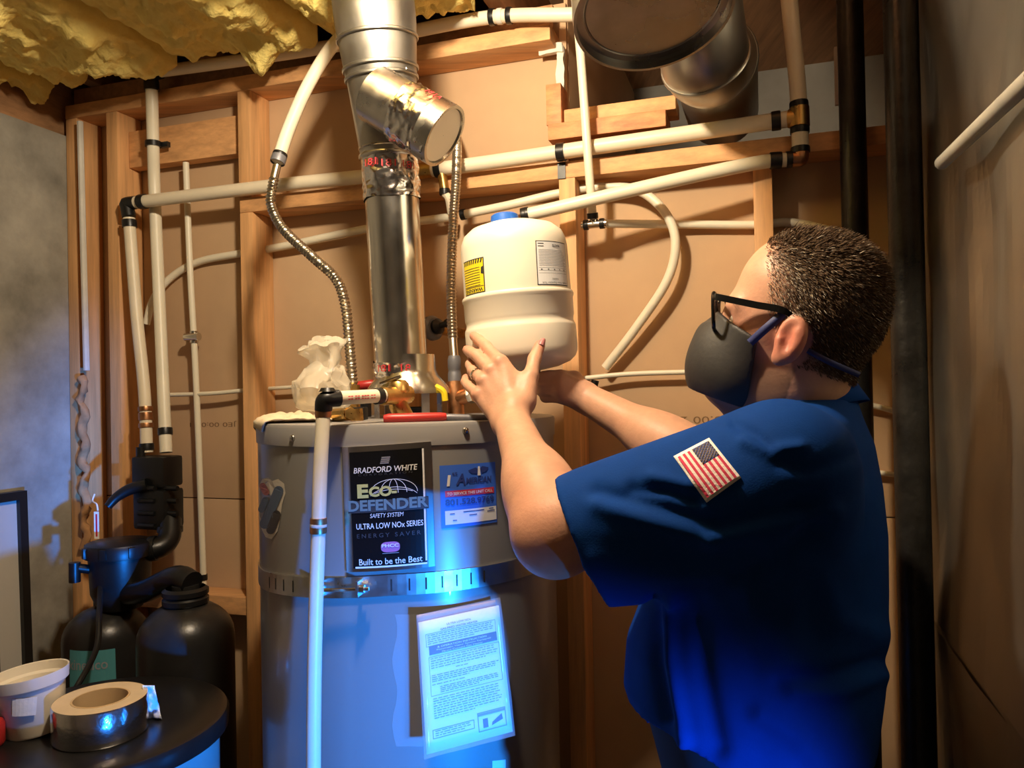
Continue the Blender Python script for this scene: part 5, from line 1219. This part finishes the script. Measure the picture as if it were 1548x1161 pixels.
for sd in (1, -1):
    P = lensloop(sd); new('lens', mesh('lens', P, [tuple(range(len(P)))]), M['lens'], glasses)
    hz = lensloop(sd)[3]; e1_ = HH(.014, .033, (HW+.0065)*sd); e2_ = HH(-.016, .022, (HW-.008)*sd)
    bq = MB(); pp = spline([hz, hz.lerp(e1_, .12)+HL*.006*sd, hz.lerp(e1_, .6)+HL*.004*sd, e1_, e2_], 6); v = []; f = []
    for i, p in enumerate(pp):
        d = (pp[min(i+1, len(pp)-1)]-pp[max(i-1, 0)]).normalized(); s_ = d.cross(HL).normalized()*(.0042 if i < len(pp)*.75 else .003); t_ = HL*sd*.0014
        v += [p-s_-t_, p+s_-t_, p+s_+t_, p-s_+t_]
    for i in range(len(pp)-1):
        for k in range(4): f.append((4*i+k, 4*i+(k+1) % 4, 4*i+4+(k+1) % 4, 4*i+4+k))
    f += [(0,1,2,3), tuple(range(len(v)-4, len(v)))]
    new('temple', mesh('temple', v, f), M['glassf'], glasses)
    bq = MB(); ec = HH(brow-.020, .006, .033*sd); bq.lathe([(.0001,-.0115)]+[(.0115*math.sin(a), -.0115*math.cos(a)) for a in [PI*k/10 for k in range(1, 10)]]+[(.0001,.0115)], ec, HF, 20); e_o = bq.build('eyeball', M['eye'], person)
    bq = MB(); bq.lathe([(.0055,.0104),(.0001,.0119)], ec, HF, 16); bq.build('iris', M['ink'], e_o)
# ---- hair: short strands rooted on the scalp
Vb = np.zeros(len(me.vertices)*3, np.float32); me.vertices.foreach_get('co', Vb); Vb = Vb.reshape(-1, 3); Nb = np.zeros_like(Vb).ravel(); me.vertices.foreach_get('normal', Nb); Nb = Nb.reshape(-1, 3)
q = Vb-np.array(HO); hf = q@np.array(HF); hu = q@np.array(HU); hl = q@np.array(HL)
h0 = hpx(1163, 368); ht = hpx(1166, 440, HW*.7); hs = hpx(1166, 478, HW*.9)
lim = np.interp(hu, [-.05, -.012, .0, hs[1], ht[1], h0[1], h0[1]+.03], [-.02, -.018, .012, hs[0]+.004, ht[0]+.002, h0[0], h0[0]+.02])
lim = np.where((hu < .012) & (hu > -.04) , np.minimum(lim, np.where(np.abs(hl) > .05, np.interp(hu, [-.04, .012], [-.024, .006]), lim)), lim)
nearear = (np.linalg.norm(np.stack([hf+.004, (hu-.0)*.75], 1), axis=1) < .024) & (np.abs(hl) > .06)
scalp = (hf < lim) & (hu > nap[1]-.004) & (hf > occ-.02) & (np.linalg.norm(q, axis=1) < .22) & ~nearear & (hu > -.035-.3*(hf+.09).clip(0, 1)*0)
edge = np.clip((lim-hf)/.042, 0, 1)
ids = np.argwhere(scalp).ravel()
print('scalp verts', len(ids))
NS = 38000; pick = rng.choice(ids, NS); P0 = Vb[pick]+rng.normal(0, .0012, (NS, 3)); n0 = Nb[pick]
HFn, HUn, HLn = np.array(HF), np.array(HU), np.array(HL)
topness = np.clip((hu[pick]-crown*.45)/(crown*.4), 0, 1); ln = (.0065+.0060*topness)*(.5+.5*edge[pick])*rng.uniform(.7, 1.25, NS)
dirv = n0*(.34+.20*topness)[:,None]+(-HFn*.75)[None]*(.5+.5*(1-topness))[:,None]+(-HUn*.55)[None]*(1-topness)[:,None]+(-HFn)[None]*(topness*.15)[:,None]+rng.normal(0, .13, (NS, 3))
dirv /= np.linalg.norm(dirv, axis=1)[:,None]; side = np.cross(dirv, rng.normal(0, 1, (NS, 3))); side /= np.linalg.norm(side, axis=1)[:,None]
wv = .00042
A = P0-n0*.001-side*wv; B_ = P0-n0*.001+side*wv; Cc_ = P0+dirv*ln[:,None]*.6+side*wv*.9; Dd = P0+dirv*ln[:,None]*.6-side*wv*.9; Ee = P0+dirv*ln[:,None]+n0*(-.0012)
HV = np.stack([A, B_, Cc_, Dd, Ee, Ee], 1).reshape(-1, 3); k = np.arange(NS)*6
HFc = np.concatenate([np.stack([k, k+1, k+2, k+3], 1), np.stack([k+3, k+2, k+4, k+5], 1)])
# scalp cap under the strands
hm = npm('hair', HV, HFc)
grey = np.clip(1-topness*1.2, 0, 1)*np.clip((hf[pick]-occ*.55)/(.10), 0, 1); g = (rng.uniform(0, 1, NS) < (.05+.75*grey**1.3)).astype(np.float32)*rng.uniform(.4, 1, NS)
ga = hm.attributes.new('grey', 'FLOAT', 'POINT'); ga.data.foreach_set('value', np.repeat(g, 6).astype(np.float32))
m = mat('hair', (.030,.018,.011), .7, spec=.12); n_, l_ = nodes(m); bs_ = n_['Principled BSDF']; mx = n_.new('ShaderNodeMix'); mx.data_type = 'RGBA'; aa = n_.new('ShaderNodeAttribute'); aa.attribute_name = 'grey'
l_.new(aa.outputs['Fac'], mx.inputs[0]); mx.inputs[6].default_value = (.105,.066,.040,1); mx.inputs[7].default_value = (.50,.43,.34,1); l_.new(mx.outputs[2], bs_.inputs['Base Color'])
hair = new('hair', hm, m, person); hair['kind'] = 'stuff'; hair['label'] = 'short dark brown hair greying at the temple'
# skin attribute: hair-root tone on scalp, stubble plus painted-in shade on jaw
jaw = (hu < -.022) & (hu > -.16) & (hf > -.02) & (np.linalg.norm(q, axis=1) < .20); ra = np.zeros(len(Vb), np.float32); ra[jaw] = .62*np.clip((-.022-hu[jaw])/.02, 0, 1); ra[scalp] = np.clip((edge[scalp]-.1)*1.1, 0, .92)
a2 = me.attributes.new('roots_shade', 'FLOAT', 'POINT'); a2.data.foreach_set('value', ra)
m = M['skin']; n_, l_ = nodes(m); bs_ = n_['Principled BSDF']; src = bs_.inputs['Base Color'].links[0].from_socket; mx = n_.new('ShaderNodeMix'); mx.data_type = 'RGBA'; aa = n_.new('ShaderNodeAttribute'); aa.attribute_name = 'roots_shade'
l_.new(aa.outputs['Fac'], mx.inputs[0]); l_.new(src, mx.inputs[6]); mx.inputs[7].default_value = (.035,.022,.014,1); l_.new(mx.outputs[2], bs_.inputs['Base Color'])
# eyebrow
NSb = 160; v = []; f = []
for k in range(NSb):
    t = random.random(); sd = random.choice((1, -1)); P = HH(brow+.001-.018*max(0, t-.2)**1.5, .026+.004*math.sin(t*3)+random.uniform(-.003,.003), sd*(.014+.040*t)); d = (HL*sd*.7-HF*.2+HU*random.uniform(-.1,.4)).normalized()*.008
    b0 = len(v); v += [P, P+HU*.0008, P+d]; f.append((b0, b0+1, b0+2))
o = new('eyebrow', mesh('brows', v, f), hair.data.materials[0], person); o['kind'] = 'stuff'
# ---- flag patch on the near sleeve
from mathutils.bvhtree import BVHTree
bv = BVHTree.FromPolygons([tuple(p) for p in V0] if False else [v_.co for v_ in mshirt.vertices], [tuple(p.vertices) for p in mshirt.polygons])
fq = [(1018,690), (1072,662), (1120,722), (1068,760)]          # hoist-bottom, hoist-top, fly-top, fly-bottom
def FQ(u, v):  # u along the fly, v up the hoist
    x = (1-u)*((1-v)*fq[0][0]+v*fq[1][0])+u*((1-v)*fq[3][0]+v*fq[2][0]); y = (1-u)*((1-v)*fq[0][1]+v*fq[1][1])+u*((1-v)*fq[3][1]+v*fq[2][1]); return x, y
def onshirt(u, v, off):
    px, py = FQ(u, v); d = ray(px, py).normalized(); hit = bv.ray_cast(CAM, d)
    if hit[0] is None: return at(px, py, .85)
    return hit[0]+Vector((-.25,-1,.25)).normalized()*off
def fgrid(name, u0, v0, u1, v1, off, m, parent, nx=8, ny=4):
    v = []; f = []
    for j in range(ny+1):
        for i in range(nx+1): v.append(onshirt(u0+(u1-u0)*i/nx, v0+(v1-v0)*j/ny, off))
    for j in range(ny):
        for i in range(nx): q = j*(nx+1)+i; f.append((q, q+1, q+nx+2, q+nx+1))
    return new(name, mesh(name, v, f, True), M[m], parent)
fp = fgrid('flag_patch', 0, 0, 1, 1, .0018, 'patchw', shirt, 16, 10); s_ = fp.modifiers.new('s', 'SOLIDIFY'); s_.thickness = .0022
fp['label'] = 'embroidered flag patch with red and white stripes'
fp.parent = person
m0, m1 = .055, .945; mv0, mv1 = .07, .93; stp = (mv1-mv0)/13
for k in range(13):
    v0_ = mv1-stp*(k+1); fgrid('stripe', m0 if k >= 7 else m0+.39*(m1-m0), v0_, m1, v0_+stp, .0044, 'patchr' if k % 2 == 0 else 'patchs', fp, 12, 1)
fgrid('canton', m0, mv1-stp*7, m0+.39*(m1-m0), mv1, .0046, 'patchb', fp, 6, 5)
sb = MB()
for r_ in range(9):
    for c in range(6 if r_ % 2 == 0 else 5):
        u = m0+.39*(m1-m0)*((c+.5+(0 if r_ % 2 == 0 else .5))/6.0); v_ = mv1-stp*7*(r_+.5)/9; P = onshirt(u, v_, .0052); sb.box(P, ((1,0,0),(0,1,0),(0,0,1)), (.0009,.0004,.0009))
o = sb.build('stars', M['patchs'], fp); o['kind'] = 'stuff'
# collar button, loose trouser loop
